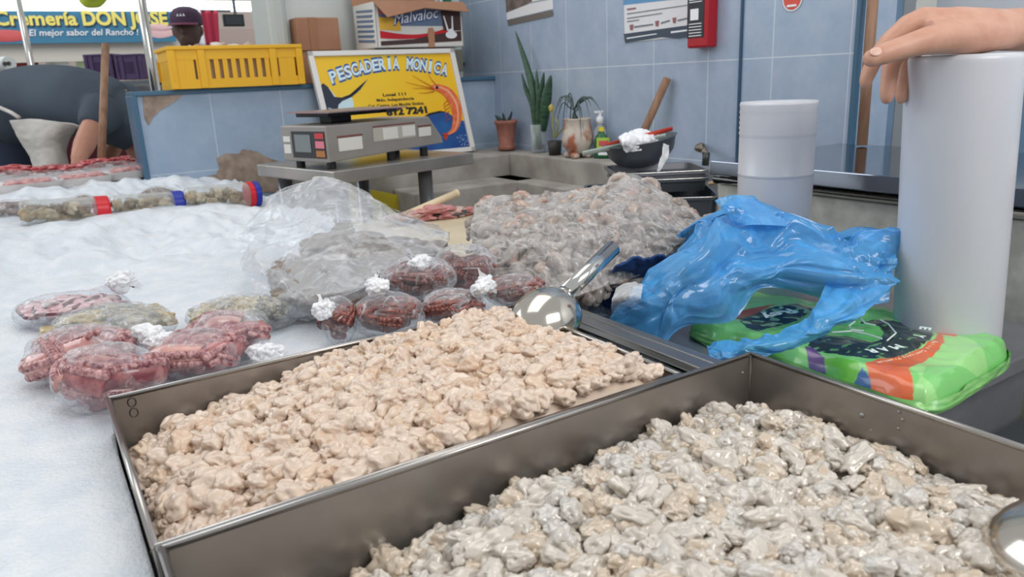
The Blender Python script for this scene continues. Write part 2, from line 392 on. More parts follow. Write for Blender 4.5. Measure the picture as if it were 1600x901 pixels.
tag(m.build('crushed_ice', ICEM, None, smooth=True), 'bed of white crushed ice filling the left of the counter', 'ice', kind='stuff')

# ================================================================ market behind
MY = 9.0; kx = MY/7.
def mk(px, py): return on(px, py, 1, MY)
a0, a1 = mk(-60, 70), mk(268, 65); b0 = mk(60, 15)
zb, zt = a1.z, b0.z
t = thing('shop_banner', 'long blue market banner with yellow and white lettering above the far stall', 'sign', (0, MY, zb))
MB().box((a0.x-.6, MY, zb), (a1.x+.05, MY+.03, zt)).build('banner_panel', mat('banner_blue', (52, 116, 152), .5, c2=(60, 126, 160), nscale=1.5), t)
m = MB(); hh = zt-zb
yel = mat('banner_yellow', (240, 226, 120), .5); dk = mat('banner_shadow', (24, 58, 84), .5)
X1 = mk(-8, 40).x; X2 = mk(122, 40).x; X3 = mk(130, 40).x; X4 = mk(263, 40).x
zl = mk(120, 39).z
for mm, off in ((MB(), .012), (MB(), 0)):
    text(mm, 'Cremería', (X1+off, MY-.012-(.004 if off == 0 else 0), zl-off), (1, 0, 0), (0, 0, 1), hh*.40, X2-X1, bold=.03)
    text(mm, 'DON JOSE', (X3+off, MY-.012-(.004 if off == 0 else 0), zl-off), (1, 0, 0), (0, 0, 1), hh*.42, X4-X3, bold=.04)
    mm.build('lettering', dk if off else yel, t)
text(m, 'El mejor sabor del Rancho !', (mk(46, 56).x, MY-.012, mk(46, 56).z), (1, 0, 0), (0, 0, 1), hh*.19, mk(217, 56).x-mk(46, 56).x, bold=.012, shear=.15)
m.build('lettering', PAPER, t)
m = MB(); c = mk(250, 50); m.lump(c, (.14, .01, .06), 2, .1); m.lump(c+Vector((.0, -.01, .05)), (.13, .01, .035), 2, .1); m.build('emblem', mat('emblem_pink', (226, 188, 190), .5), t)
m = MB(); c = mk(10, 56); m.lump(c, (.20, .01, .055), 2, .05); m.build('emblem', mat('emblem_red', (206, 90, 90), .5), t)
struct(MB().box((-4, 10.9, 0), (8, 11, 3.2)), 'wall_market', mat('market_pink', (212, 196, 188), .7, c2=(196, 182, 178), nscale=1.2))
t = tag(MB().box((-1.6, MY+.1, mk(0, 98).z), (2.6, MY+.16, mk(0, 68).z+.02)).build('beam', mat('beam_cream', (205, 200, 192), .6), None), 'cream beam running just below the blue banner', 'beam')
EML = mat('tube_light', (240, 250, 250), .5, emit=2.6)
for px, py, n, l in ((-40, 3, 0, 'upper strip light over the banner'), (-40, 12, 1, 'lower strip light touching the top of the blue banner')):
    c = mk(px, py); t = thing('strip_light', 'long white glowing '+l, 'light', c)
    MB().tube([c, Vector((mk(392, 6+8*n).x, MY, mk(392, 6+8*n).z))], .028, 10).build('tube', EML, t, smooth=True)
    MB().box((c.x, MY+.01, c.z+.015), (c.x+2.4, MY+.08, c.z+.04)).build('fixture', WHITE, t)
# stall shelf behind with goods
t = thing('stall_shelf', 'blurred white stall shelf below the cream beam', 'shelf', (0, 9.3, 0))
for z in (.9, 1.3, mk(0, 118).z): MB().box((-1.4, 9.2, z-.03), (2.2, 9.6, z)).build('shelf_board', WHITE, t)
for x in (-1.38, .4, 2.18): MB().box((x-.02, 9.2, 0), (x+.02, 9.24, 2.0)).build('post', WHITE, t)
zs = mk(0, 118).z
cols = [(240, 240, 236), (232, 226, 214), (220, 196, 186), (244, 244, 244), (150, 60, 58), (236, 240, 238), (200, 220, 180), (90, 92, 98)]
words_ = ['white', 'ivory', 'pinkish', 'bright white', 'dark red', 'pearl', 'pale green', 'grey']
for i in range(8):
    x = -1.0+i*.27
    h = [.2, .14, .17, .24, .2, .22, .13, .16][i]
    m = MB().box((x, 9.22, zs), (x+.2, 9.4, zs+h)); t = tag(m.build('goods_box', mat('goods%d' % i, cols[i], .5), None, bevel=.01), '%s box on the far stall shelf under the cream beam' % words_[i], 'box', 'boxes on the far stall shelf')
# rolled paper at far left
c = D(8, 100, 5.2)
t = thing('paper_roll', 'small white paper roll hanging at the far left edge behind the bent worker', 'roll', c)
R0 = Matrix.Translation(c) @ Matrix.Rotation(PI/2, 4, 'X') @ Matrix.Rotation(.5, 4, 'Y')
MB().lathe([(.016, -.05), (.048, -.05), (.048, .05), (.016, .05), (.016, -.05)], 24, R0).build('paper', WHITE, t, smooth=False)
MB().tube([c+Vector((0, .07, 0)), c+Vector((0, -.07, 0))], .014, 10).build('core', mat('dark_core', (60, 56, 54), .6), t)
MB().tube([c+Vector((0, .07, 0)), c+Vector((0, .07, -1.30))], .01, 8).build('stand', DARKST, t)
# poles
for px0, D0, r, l in ((40, 4.2, .018, 'thin steel pole rising from behind the bent worker'), (230, 3.5, .022, 'thicker steel pole between the bent worker and the yellow crate')):
    c = D(px0, 60, D0)
    tag(MB().tube([(c.x, c.y, 0), (c.x, c.y, 2.9)], r, 18).build('steel_pole', CHROME, None, smooth=True), l, 'pole')
# yellow-green lamp shade hanging, purple crates, dark cloth, flag, TV
c = D(146, 3, 4.6)
t = thing('hanging_bag', 'yellow green plastic bag hanging in front of the blue banner', 'bag', c)
m = MB().lump(c+Vector((0, 0, .06)), (.09, .05, .09), 3, .15, seed=4); m.build('bag_body', mat('lime', (190, 208, 70), .5), t, smooth=True)
MB().tube([c+Vector((0, 0, .1)), c+Vector((0, 0, 1.2))], .004, 6).build('cord', WHITE, t)
def crate(name, label, cat, c, sz, m, rz=0, group=None):
    t = thing(name, label, cat, c, rz, group); M = BASE[t.name]; w, d, h = sz; q = MB()
    def bx(a, b): q.box(a, b, M)
    bx((-w/2*.92, -d/2*.92, 0), (w/2*.92, d/2*.92, .006))
    for sy in (-1, 1):
        nb = 15; pitch_ = w/nb
        bx((-w/2, sy*d/2-.004, 0), (w/2, sy*d/2+.004, h*.22)); bx((-w/2, sy*d/2-.004, h*.68), (w/2, sy*d/2+.004, h))
        for i in range(nb+1):
            wd = pitch_*.34 if 3 <= i <= nb-3 or i in (0, nb) else pitch_*.62
            bx((-w/2+i*pitch_-wd, sy*d/2-.003, h*.2), (-w/2+i*pitch_+wd*.6, sy*d/2+.003, h*.7))
    for sx in (-1, 1):
        bx((sx*w/2-.004, -d/2, 0), (sx*w/2+.004, d/2, h*.22)); bx((sx*w/2-.004, -d/2, h*.68), (sx*w/2+.004, d/2, h))
        for i in range(9): bx((sx*w/2-.003, -d/2+i*d/8-.012, h*.2), (sx*w/2+.003, -d/2+i*d/8+.012, h*.7))
    q.build('crate_body', m, t)
    r = MB(); e = .012
    for a, b in (((-w/2-e, -d/2-e, h-.012), (w/2+e, -d/2+.004, h)), ((-w/2-e, d/2-.004, h-.012), (w/2+e, d/2+e, h)), ((-w/2-e, -d/2, h-.012), (-w/2+.004, d/2, h)), ((w/2-.004, -d/2, h-.012), (w/2+e, d/2, h))): r.box(a, b, M)
    r.build('rim', m, t, bevel=.002)
    for x in (-w*.5, -w*.28, w*.28, w*.5): MB().box((x-.012, -d/2-.010, 0), (x+.012, -d/2-.003, h-.012), M).build('rib', m, t, bevel=.002)
    return t
PUR = mat('purple_plastic', (72, 52, 92), .5)
for i, (px, l) in enumerate(((170, 'left of the two purple crates stacked in the far stall'), (216, 'right of the two purple crates stacked in the far stall'))):
    c = D(px, 124, 5.4); t = crate('plastic_crate', l, 'crate', (c.x, c.y, c.z), (.17, .2, .17), PUR, -.55)
c = D(190, 139, 5.6)
t = thing('far_table', 'dark table holding the purple crates behind the bent worker', 'table', (c.x, c.y, 0), -.55); M = BASE[t.name]
zt_ = D(190, 126, 5.4).z
MB().box((-.45, -.3, zt_-.04), (.45, .25, zt_-.004), M).build('table_top', DARKST, t)
for x, y in ((-.4, -.25), (.4, -.25), (-.4, .2), (.4, .2)): MB().box((x-.02, y-.02, 0), (x+.02, y+.02, zt_-.04), M).build('leg', DARKST, t)
FY = 6.5
def fk(px, py): return on(px, py, 1, FY)
p = [fk(300, 16), fk(340, 17), fk(343, 72), fk(312, 72)]
t = thing('striped_flag', 'white and red striped cloth hanging behind the man in the cap', 'flag', p[0])
def lerp(a, b, t): return a+(b-a)*t
def strip(u0, u1, nm, c):
    G = [[lerp(lerp(p[0], p[1], u), lerp(p[3], p[2], u), v)+Vector((0, .012*math.sin(u*18), 0)) for v in np.linspace(0, 1, 12)] for u in np.linspace(u0, u1, 10)]
    MB().grid(G).build(nm, c, t, smooth=True, solid=.003)
strip(0, .32, 'white_band', PAPER); strip(.32, 1, 'red_band', mat('flag_red', (176, 44, 72), .6))
MB().tube([p[0]+Vector((-.05, .01, 0)), p[1]+Vector((.1, .01, 0))], .008, 8).build('rod', DARKST, t)
a, b = fk(348, 22), fk(383, 41)
t = thing('television', 'small dark television screen hanging right of the striped flag', 'television', (a.x, FY, b.z))
MB().box((a.x, FY, b.z), (b.x, FY+.04, a.z)).build('casing', BLACK, t, bevel=.004)
MB().box((a.x+.012, FY-.002, b.z+.012), (b.x-.012, FY, a.z-.012)).build('screen', mat('dark_screen', (52, 60, 62), .2), t)
MB().tube([(a.x+.1, FY+.02, a.z), (a.x+.1, FY+.02, 2.9)], .012, 8).build('bracket', DARKST, t)
a, b = fk(385, 78), fk(350, 42)
t = tag(MB().box((b.x, 6.7, 0), (a.x+.3, 6.75, b.z)).build('partition_panel', mat('beige_panel', (196, 178, 170), .6), None), 'beige partition panel below the television', 'panel')
# dark backs of other stall
t = tag(MB().lump(D(232, 150, 4.3)+Vector((0, 0, -.05)), (.17, .1, .11), 3, .12, seed=8).build('black_sack', mat('black_sack', (58, 60, 64), .5), None, smooth=True), 'dark bulging sack behind the thicker steel pole', 'sack')
c = D(232, 170, 4.3)
t = thing('sack_table', 'low table carrying the dark sack', 'table', (c.x, c.y, 0))
MB().box((c.x-.3, c.y-.2, c.z-.03), (c.x+.3, c.y+.2, c.z)).build('table_top', DARKST, t)
for x, y in ((-.25, -.15), (.25, -.15), (-.25, .15), (.25, .15)): MB().box((c.x+x-.02, c.y+y-.02, 0), (c.x+x+.02, c.y+y+.02, c.z-.03)).build('leg', DARKST, t)
c0 = D(100, 205, 3.85); c1 = D(215, 262, 3.85)
t = tag(MB().box((c0.x-.05, c0.y+.02, 0), (c1.x+.1, c0.y+.08, c0.z)).build('market_stall', mat('maroon', (92, 34, 46), .6), None), 'maroon stall front low behind the bent worker', 'stall')

# ================================================================ on and around the half wall
YEL = mat('crate_yellow', (232, 176, 30), .42)
c = on(357, 137, 1, 2.86); c.z = 1.359
t = crate('plastic_crate', 'yellow slotted plastic crate standing on top of the blue half wall', 'crate', (.665, 2.87, 1.359), (.42, .24, .135), YEL, 0)
random.seed(3)
shc = [mat('dried_a', (196, 176, 158), .7), mat('dried_b', (160, 128, 108), .7), mat('dried_c', (214, 206, 196), .6)]
nm = ['pale', 'brown', 'whitish']
for i in range(16):
    x = .50+.023*i+random.uniform(-.008, .008); y = 2.80+random.uniform(0, .14); hgt = 1.475+.022*math.sin((x-.47)/.38*PI)
    M = Matrix.Rotation(random.uniform(-.6, .6), 4, 'Y') @ Matrix.Rotation(random.uniform(0, 3), 4, 'Z')
    o = MB().lump((x, y, hgt-.004), (.04, .02, .012), 2, .28, seed=i, M=M).build('dried_fish', shc[i % 3], None, smooth=True)
    tag(o, '%s piece of dried fish heaped in the yellow crate' % nm[i % 3], 'fish', 'dried fish in the yellow crate')
tag(MB().box((.48, 2.77, 1.37), (.85, 2.97, 1.468)).build('brown_paper_lining', mat('kraft', (190, 160, 130), .8), None, bevel=.01), 'brown paper lining filling the yellow crate under the dried fish', 'paper')

# clear hanging plastic + white pillar at the left end of the white wall
p = [D(398, -60, 3.6), D(432, -60, 3.6), D(426, 62, 3.6), D(404, 50, 3.6)]
G = crumple([[lerp(lerp(p[0], p[1], u), lerp(p[3], p[2], u), v)+Vector((0, .02*math.sin(u*9+v*3), 0)) for v in np.linspace(0, 1, 40)] for u in np.linspace(0, 1, 24)], .02, 22, 3)
t = thing('hanging_bags', 'bunch of grey clear plastic bags hanging left of the white wall', 'bags', p[0])
MB().grid(G).build('bag_sheet', film('film_dark', (150, 160, 158), .35, .5, .4, 40), t, smooth=True)
MB().tube([p[0]+Vector((.03, 0, 0)), p[0]+Vector((.03, 0, .9))], .003, 6).build('cord', WHITE, t)
tag(MB().box((.86, 3.0, 0), (.93, 3.25, 3.2)).build('white_pillar', mat('pillar', (188, 194, 190), .5), None, bevel=.02), 'whitish pillar at the left end of the white wall', 'pillar')['kind'] = 'structure'

CARD = mat('cardboard', (176, 132, 104), .8, c2=(160, 116, 90), nscale=6)
def carton(name, label, a, b, M=None, mm=CARD):
    t = thing(name, label, 'box', (M @ Vector(((a[0]+b[0])/2, (a[1]+b[1])/2, a[2]))) if M is not None else ((a[0]+b[0])/2, (a[1]+b[1])/2, a[2]))
    MB().box(a, b, M).build('carton_body', mm, t, bevel=.003)
    return t
t = carton('cardboard_box', 'plain brown cardboard box between the yellow crate and the printed box', (.945, 2.95, 1.359), (1.11, 3.04, 1.60))
MB().box((.99, 2.946, 1.36), (1.02, 2.951, 1.60)).build('packing_tape', mat('tape', (160, 112, 80), .35), t)
MB().box((.945, 2.945, 1.48), (1.11, 2.951, 1.483)).build('seam', mat('seam', (120, 84, 62), .8), t)
t = carton('cardboard_box', 'second plain cardboard box hidden under the printed box behind the yellow sign', (1.13, 2.80, 1.359), (1.52, 3.03, 1.474))
# printed white box with open flap
Bx0, Bx1, By0, By1, Bz0, Bz1 = 1.135, 1.54, 2.775, 3.03, 1.476, 1.645
a_ = (Bx0, By0, Bz0)
MBX = Matrix.Translation((Bx0, By0, Bz0)) @ Matrix.Rotation(math.radians(-7), 4, 'Z')
W_, D_, H_ = .40, .20, .165
MBX = Matrix.Translation((1.185, 2.765, 1.4765)) @ Matrix.Rotation(math.radians(2), 4, 'Z')
W_ = .375
t = thing('printed_box', 'white printed carton with open brown flaps on top of the yellow sign', 'box', (1.36, 2.85, 1.4765))
WBOX = mat('white_carton', (222, 220, 214), .6)
q = MB(); th = .004
q.box((0, 0, 0), (W_, D_, th), MBX); q.box((0, 0, 0), (W_, th, H_), MBX); q.box((0, D_-th, 0), (W_, D_, H_), MBX); q.box((0, 0, 0), (th, D_, H_), MBX); q.box((W_-th, 0, 0), (W_, D_, H_), MBX)
q.build('carton_body', WBOX, t)
def bp(x, z, y=-.0012): return MBX @ Vector((x, y, z))
def front(pts, m, y=-.0012, name='print'): return MB().poly([bp(x, z, y) for x, z in pts]).build(name, m, t)
front([(.012, .078), (.30, .078), (.36, .085), (.36, .15), (.012, .15)], mat('print_slate', (104, 122, 150), .5), -.001)
front([(.012, .065), (.10, .06), (.10, .105), (.012, .11)], mat('print_orange', (226, 176, 60), .5), -.0016)
front([(.012, .12), (.07, .12), (.09, .135), (.012, .14)], mat('print_rose', (190, 110, 110), .5), -.0018)
front([(.012, .035)]+[(.012+.343*i/12, .035+.03*(i/12)**2-.008*math.sin(i/12*PI)) for i in range(13)]+[(.012+.343*(12-i)/12, .062+.025*((12-i)/12)**2-.02*math.sin((12-i)/12*PI)) for i in range(13)], RED, -.0020)
front([(.012, .008), (.365, .022), (.365, .060), (.25, .048), (.15, .030), (.012, .024)], mat('print_brown', (72, 50, 48), .5), -.0022)
front([(.285, .06), (.365, .062), (.365, .15), (.275, .15)], mat('print_brown', (72, 50, 48), .5), -.0024)
m = MB(); text(m, 'Malvaloc', bp(.07, .080, -.0035), MBX.to_3x3() @ Vector((.99, 0, .14)), (0, 0, 1), .045, .20, bold=.03, shear=.2); m.build('lettering_edge', mat('print_navy', (46, 78, 150), .5), t)
m = MB(); text(m, 'Malvaloc', bp(.072, .082, -.0042), MBX.to_3x3() @ Vector((.99, 0, .14)), (0, 0, 1), .040, .195, shear=.2); m.build('lettering', PAPER, t)
m = MB()
for i in range(24):
    th_ = 2*PI*i/24
m.poly([bp(.318+.026*math.cos(2*PI*i/24), .045+.014*math.sin(2*PI*i/24), -.0040) for i in range(24)])
m.poly([bp(.318+.014*math.cos(2*PI*i/24), .056+.012*math.sin(2*PI*i/24), -.0044) for i in range(24)])
for dx in (-.012, .008): m.poly([bp(.312+dx, .06, -.0046), bp(.320+dx, .06, -.0046), bp(.314+dx*1.9, .115, -.0046), bp(.308+dx*1.9, .115, -.0046)])
m.build('emblem', PAPER, t)
m = MB()
for i in range(7):
    z = .02+i*.018; m.poly([MBX @ Vector((-.0012, .02+.015*(i % 2), z)), MBX @ Vector((-.0012, .17, z+.01)), MBX @ Vector((-.0012, .17, z+.018)), MBX @ Vector((-.0012, .02, z+.010))])
m.build('side_print', mat('print_slate', (104, 122, 150), .5), t)
FL = [MBX @ Vector(v) for v in ((-.01, -.004, H_), (W_*.45, -.004, H_), (W_+.004, -.004, H_), (W_+.002, -.050, H_-.040), (W_*.48, -.055, H_-.028), (.02, -.060, H_-.062))]
MB().add(FL, [(0, 1, 4, 5), (1, 2, 3, 4)]).build('front_flap', CARD, t, solid=.003)
MB().add([MBX @ Vector(v) for v in ((0, D_, H_), (W_, D_, H_), (W_, D_+.03, H_+.08), (0, D_+.03, H_+.08))], [(0, 1, 2, 3)]).build('back_flap', CARD, t, solid=.003)
m = MB().prism([bp(x, z, -.004) for x, z in ((.215, -.001), (.24, -.001), (.243, .06), (.235, .072), (.218, .07), (.212, .05))], (0, -.0006, 0)); m.build('packing_tape', mat('tape_strip', (178, 130, 100), .4), t)

# yellow sign
so = on(488, 77, 1, 2.755); SW = .60; SH = .40
sx = Vector((1, 0, 0)); sz = Vector((-.075, -.0+.17, 1)); 
S0 = Vector((.935, 2.675, 1.071)); S1 = Vector((1.525, 2.675, 1.071))
SX = (S1-S0).normalized(); W_ = (S1-S0).length
SZ = (Vector((.905, 2.752, 1.468))-S0); Hs = SZ.length; SZ.normalize(); SN = SX.cross(SZ)
t = thing('shop_sign', 'yellow shop sign with a shrimp and a swordfish in a white frame', 'sign', (1.2, 2.68, 1.07))
MS = Matrix(((SX.x, SZ.x, -SN.x, S0.x), (SX.y, SZ.y, -SN.y, S0.y), (SX.z, SZ.z, -SN.z, S0.z), (0, 0, 0, 1)))
def sp(u, v, k=0): return S0+SX*(u*W_)+SZ*(v*Hs)+SN*k     # u,v in 0..1 ; k outward
if SN.y > 0: SN = -SN
PLATE = mat('sign_yellow', (240, 204, 36), .35, c2=(244, 190, 30), nscale=2.5)
MB().prism([sp(.02, .02, -.006), sp(.98, .02, -.006), sp(.98, .98, -.006), sp(.02, .98, -.006)], SN*.006).build('sign_panel', PLATE, t)
fr = MB()
for a, b, c2, d in ((0, 0, 1, .045), (0, .955, 1, 1), (0, 0, .035, 1), (.965, 0, 1, 1)): fr.prism([sp(a, b, -.012), sp(c2, b, -.012), sp(c2, d, -.012), sp(a, d, -.012)], SN*.022)
fr.build('frame', mat('frame_white', (226, 224, 220), .4), t, bevel=.002)
# blue sea
sea = [(.58, .06), (.60, .20), (.66, .24), (.74, .262), (.80, .262), (.86, .255), (.90, .265), (.94, .24), (.965, .23), (.965, .045), (.58, .045)]
MB().poly([sp(u, v, .0008) for u, v in [(.40, .045), (.46, .16), (.56, .27), (.65, .35), (.72, .395), (.80, .41), (.86, .39), (.90, .34), (.965, .30), (.965, .045)]]).build('sea', mat('sign_sea', (26, 60, 130), .4, c2=(36, 96, 160), nscale=9), t)
m = MB(); m.poly([sp(u, v, .0012) for u, v in [(.46, .16), (.56, .27), (.65, .352), (.72, .40), (.80, .415), (.85, .40), (.80, .395), (.72, .378), (.65, .33), (.57, .25)]]); m.build('wave_edge', BLACK, t)
m = MB()
for i in range(22):
    u, v = random.uniform(.88, .96), random.uniform(.06, .16); m.poly([sp(u, v, .0014), sp(u+.006, v, .0014), sp(u+.004, v+.008, .0014)])
m.build('foam', PAPER, t)
# arched name
ARC = [(.115+.0878*i, .795+.118*math.sin((i+.2)/9.4*PI*.92)**.9) for i in range(10)]
chars = 'PESCADERIA MONICA'
def arc_text(k, bold, hh, dz=0, word=(0, 99)):
    m = MB(); n = len(chars); hh *= 1.25; P_ = [Vector((u, v, 0)) for u, v in ARC]
    for i, ch in enumerate(chars):
        if ch == ' ' or not word[0] <= i < word[1]: continue
        tt = (i+.5)/n; p0 = cr(P_, tt); p1 = cr(P_, min(tt+.02, 1)); pm = cr(P_, max(tt-.02, 0))
        dx = SX*((p1.x-pm.x)*W_)+SZ*((p1.y-pm.y)*Hs); dx.normalize(); dy = SZ*dx.dot(SX)-SX*dx.dot(SZ)
        base = sp(p0.x, p0.y-.085, k)+dy*dz
        text(m, ch, base, dx, dy+dx*.12, hh, .0275 if ch not in 'I' else .012, 'C', bold=bold)
    return m
for wd_ in ((0, 10), (10, 99)):
    arc_text(.0010, .12, .034, -.001, wd_).build('name_outline', mat('name_blue', (26, 90, 160), .4), t)
    arc_text(.0026, .03, .032, 0, wd_).build('name_lettering', mat('name_white', (214, 236, 246), .4), t)
INK = mat('ink', (30, 28, 26), .5)
m = MB()
for s_, u0, u1, v, b in (('Local 111', .425, .585, .580, .035), ('Mdo. Independencia', .375, .635, .535, .025), ('Col. Centro, Los Mochis Sinaloa.', .31, .70, .485, .025), ('812 7241', .42, .71, .405, .06)):
    text(m, s_, sp(u0, v, .001), SX, SZ, .011 if b < .06 else .024, (u1-u0)*W_, bold=b)
m.build('address_lettering', INK, t)
# swordfish
def flat(pts, m, name, k): return MB().poly([sp(u, v*1.0+.10, k) for u, v in pts]).build(name, m, t)
flat([(.035, .60), (.06, .62), (.085, .58), (.115, .50), (.15, .485), (.20, .50), (.27, .535), (.345, .635), (.27, .555), (.215, .50), (.22, .43), (.20, .36), (.16, .30), (.13, .20), (.035, .16)], mat('fish_pale', (200, 226, 234), .4), 'fish_body', .0012)
flat([(.035, .60), (.055, .625), (.08, .59), (.105, .50), (.15, .49), (.20, .51), (.28, .55), (.35, .645), (.275, .545), (.215, .49), (.15, .46), (.12, .43), (.10, .36), (.07, .30), (.05, .20), (.035, .15)], mat('fish_navy', (20, 32, 56), .4), 'fish_back', .0020)
m = MB()
for i in range(5): m.poly([sp(.05, .32+.045*i, .0026), sp(.085, .30+.045*i, .0026), (sp(.088, .307+.045*i, .0026)), sp(.05, .33+.045*i, .0026)])
m.build('fish_stripes', mat('fish_stripe', (150, 200, 226), .4), t)
# shrimp
sh = [(.78, .63), (.82, .635), (.88, .595), (.91, .53), (.925, .45), (.92, .36), (.90, .28), (.87, .22), (.82, .185)]
wd = [.02, .035, .045, .045, .042, .036, .03, .022, .01]
P_ = [Vector((u, v, 0)) for u, v in sh]; L1 = []; L2 = []; L3 = []; L4 = []
for i in range(25):
    tt = i/24; p0 = cr(P_, tt); d = (cr(P_, min(tt+.03, 1))-cr(P_, max(tt-.03, 0))).normalized(); n_ = Vector((-d.y, d.x, 0)); ww = np.interp(tt, np.linspace(0, 1, 9), wd)*.95
    L1.append(sp((p0+n_*ww).x, (p0+n_*ww).y, .0030)); L2.append(sp((p0-n_*ww).x, (p0-n_*ww).y, .0030))
    L3.append(sp((p0+n_*ww*.4).x, (p0+n_*ww*.4).y, .0036)); L4.append(sp((p0+n_*ww*.05).x, (p0+n_*ww*.05).y, .0036))
MB().grid([L1, L2]).build('shrimp_body', mat('shrimp_orange', (222, 96, 50), .4, c2=(238, 130, 80), nscale=60), t)
MB().grid([L3, L4]).build('shrimp_shine', mat('shrimp_pale', (244, 176, 140), .4), t)
m = MB()
for pts in ([(.79, .63), (.70, .66), (.60, .70)], [(.79, .62), (.72, .635), (.64, .64)], [(.79, .64), (.72, .70), (.66, .76)], [(.82, .65), (.79, .71), (.775, .76)], [(.79, .60), (.72, .59), (.675, .595)]):
    m.tube([sp(u, v, .003) for u, v in pts], [.0016, .001, .0005], 5)
for i in range(6): m.tube([sp(.885-.004*i, .51-.035*i, .003), sp(.85-.004*i, .49-.035*i, .003), sp(.835, .46-.03*i, .003)], .0012, 5)
for s_ in (-1, 1): m.poly([sp(.83, .19, .0034), sp(.78, .185+.02*s_, .0034), sp(.795, .145+.02*s_, .0034)])
m.build('shrimp_feelers', mat('shrimp_red', (190, 62, 36), .4), t)
m = MB().lump(sp(.815, .635, .004), (.0065, .002, .0065), 2, 0); m.build('shrimp_eye', BLACK, t)

# pipe, socket box, cables on white wall
c = D(755, 40, 2.0); X = on(755, 40, 1, 3.02)
t = thing('green_pipe', 'green conduit pipe running down the white wall into a grey box', 'pipe', (X.x, 3.03, 1.47))
MB().tube([(1.635, 3.03, 1.475), (1.635, 3.03, 3.1)], .016, 14).build('conduit', mat('pipe_green', (60, 150, 116), .5), t, smooth=True)
MB().tube([(1.635, 3.03, 1.555), (1.635, 3.03, 1.575)], .019, 14).build('coupling', mat('pipe_green_d', (44, 112, 88), .5), t)
MB().tube([(1.605, 3.035, 1.40), (1.605, 3.035, 3.1)], .006, 8).build('white_cable', PAPER, t)
t = thing('socket_box', 'grey electric socket box at the bottom of the green pipe', 'socket', (1.65, 3.0, 1.36))
MB().box((1.615, 2.995, 1.385), (1.675, 3.049, 1.475)).build('box_body', mat('box_grey', (130, 128, 118), .6), t, bevel=.004)
MB().box((1.60, 2.985, 1.375), (1.625, 3.049, 1.47)).build('plug', BLACK, t, bevel=.004)
C_ = lambda px, py: on(px, py, 1, 3.035)
tag(MB().tube([cr([C_(742, -20), C_(738, 30), C_(733, 70), C_(735, 92), C_(748, 103), C_(757, 100)], i/30) for i in range(31)], .0035, 8).build('power_cable', BLACK, None, smooth=True), 'thin black cable looping down beside the green pipe', 'cable')
tag(MB().tube([cr([C_(712, 112), C_(720, 103), C_(735, 95), C_(752, 91), C_(757, 93)], i/20) for i in range(21)], .006, 8).build('power_cable', BLACK, None, smooth=True), 'thick black cable rising from behind the yellow sign to the socket box', 'cable')
tag(MB().box((.90, 3.02, 1.385), (.935, 3.045, 1.46)).build('light_switch', WHITE, None, bevel=.004), 'white switch plate left of the plain brown cardboard box', 'switch')

# ---- things on the tiled wall (plane X = 1.70)
def wp(px, py, k=.003): p = on(px, py, 0, 1.70); p.x -= k; return p
def wquad(pts, m, name, par, k=.003): return MB().poly([wp(x, y, k) for x, y in pts]).build(name, m, par)
t = thing('wall_poster', 'small poster with a brown photo, topmost left on the blue tiled wall', 'poster', wp(828, 10, .001))
MB().prism([wp(*q, .001) for q in ((787, -60), (860, -75), (865, 14), (793, 31))], (-.0015, 0, 0)).build('sheet', mat('poster_white', (226, 226, 230), .4), t)
wquad([(788, -55), (830, -60), (832, 4), (792, 20)], mat('poster_photo', (128, 112, 106), .5, c2=(90, 80, 76), nscale=30), 'photo', t)
wquad([(793, 32), (864, 16), (865, 25), (795, 40)], mat('poster_strip', (110, 104, 98), .5), 'bottom_strip', t)
m = MB()
for y in range(4): m.poly([wp(826, -14+y*6-0, .004), wp(858, -20+y*6, .004), wp(858, -18.6+y*6, .004), wp(826, -12.6+y*6, .004)])
m.build('text_lines', mat('faint_ink', (150, 152, 160), .5), t)
t = thing('wall_poster', 'white notice with a dark blue bottom strip beside the red panel', 'poster', wp(1030, 30, .001))
MB().prism([wp(*q, .001) for q in ((974, -90), (1085, -110), (1087, 55), (977, 67))], (-.0015, 0, 0)).build('sheet', mat('poster_white', (226, 226, 230), .4), t)
wquad([(975, -80), (1085, -100), (1085, -4), (975, 8)], mat('poster_blue', (96, 150, 196), .5), 'picture', t)
wquad([(976, 53), (1087, 38), (1087, 56), (1060, 60), (1035, 58), (978, 67)], mat('poster_dark', (62, 76, 92), .5), 'bottom_strip', t, .004)
m = MB()
for x0, y0, x1, y1 in ((981, 21, 1078, 7), (981, 28, 1036, 20), (981, 33, 1000, 30.5)): m.poly([wp(x0, y0, .004), wp(x1, y1, .004), wp(x1, y1+1.3, .004), wp(x0, y0+1.5, .004)])
for x0, x1, s_ in ((992, 1022, 41), (1034, 1048, 35), (1060, 1077, 31)): m.poly([wp(x0, s_, .004), wp(x1, s_-4, .004), wp(x1, s_-2, .004), wp(x0, s_+2.4, .004)])
m.build('text_lines', mat('grey_ink', (110, 112, 124), .5), t)
m = MB()
for x, s_ in ((988, 43), (1028, 37), (1055, 32)): MB().poly([wp(x-3, s_-4, .004), wp(x+3, s_-5, .004), wp(x+2, s_+4, .004), wp(x-2, s_+4, .004)]).build('logo_mark', mat('logo_maroon', (150, 96, 100), .5), t)
m.poly([wp(981, 13.5, .004), wp(995, 11.5, .004), wp(995, 14, .004), wp(981, 16, .004)]); m.build('heading', mat('logo_maroon', (150, 96, 100), .5), t)
m = MB(); m.poly([wp(981, 59, .005), wp(1028, 52, .005), wp(1028, 53.5, .005), wp(981, 61, .005)]); m.poly([wp(1050, 49, .005), wp(1083, 45, .005), wp(1083, 47.5, .005), wp(1050, 52, .005)]); m.build('strip_lettering', PAPER, t)
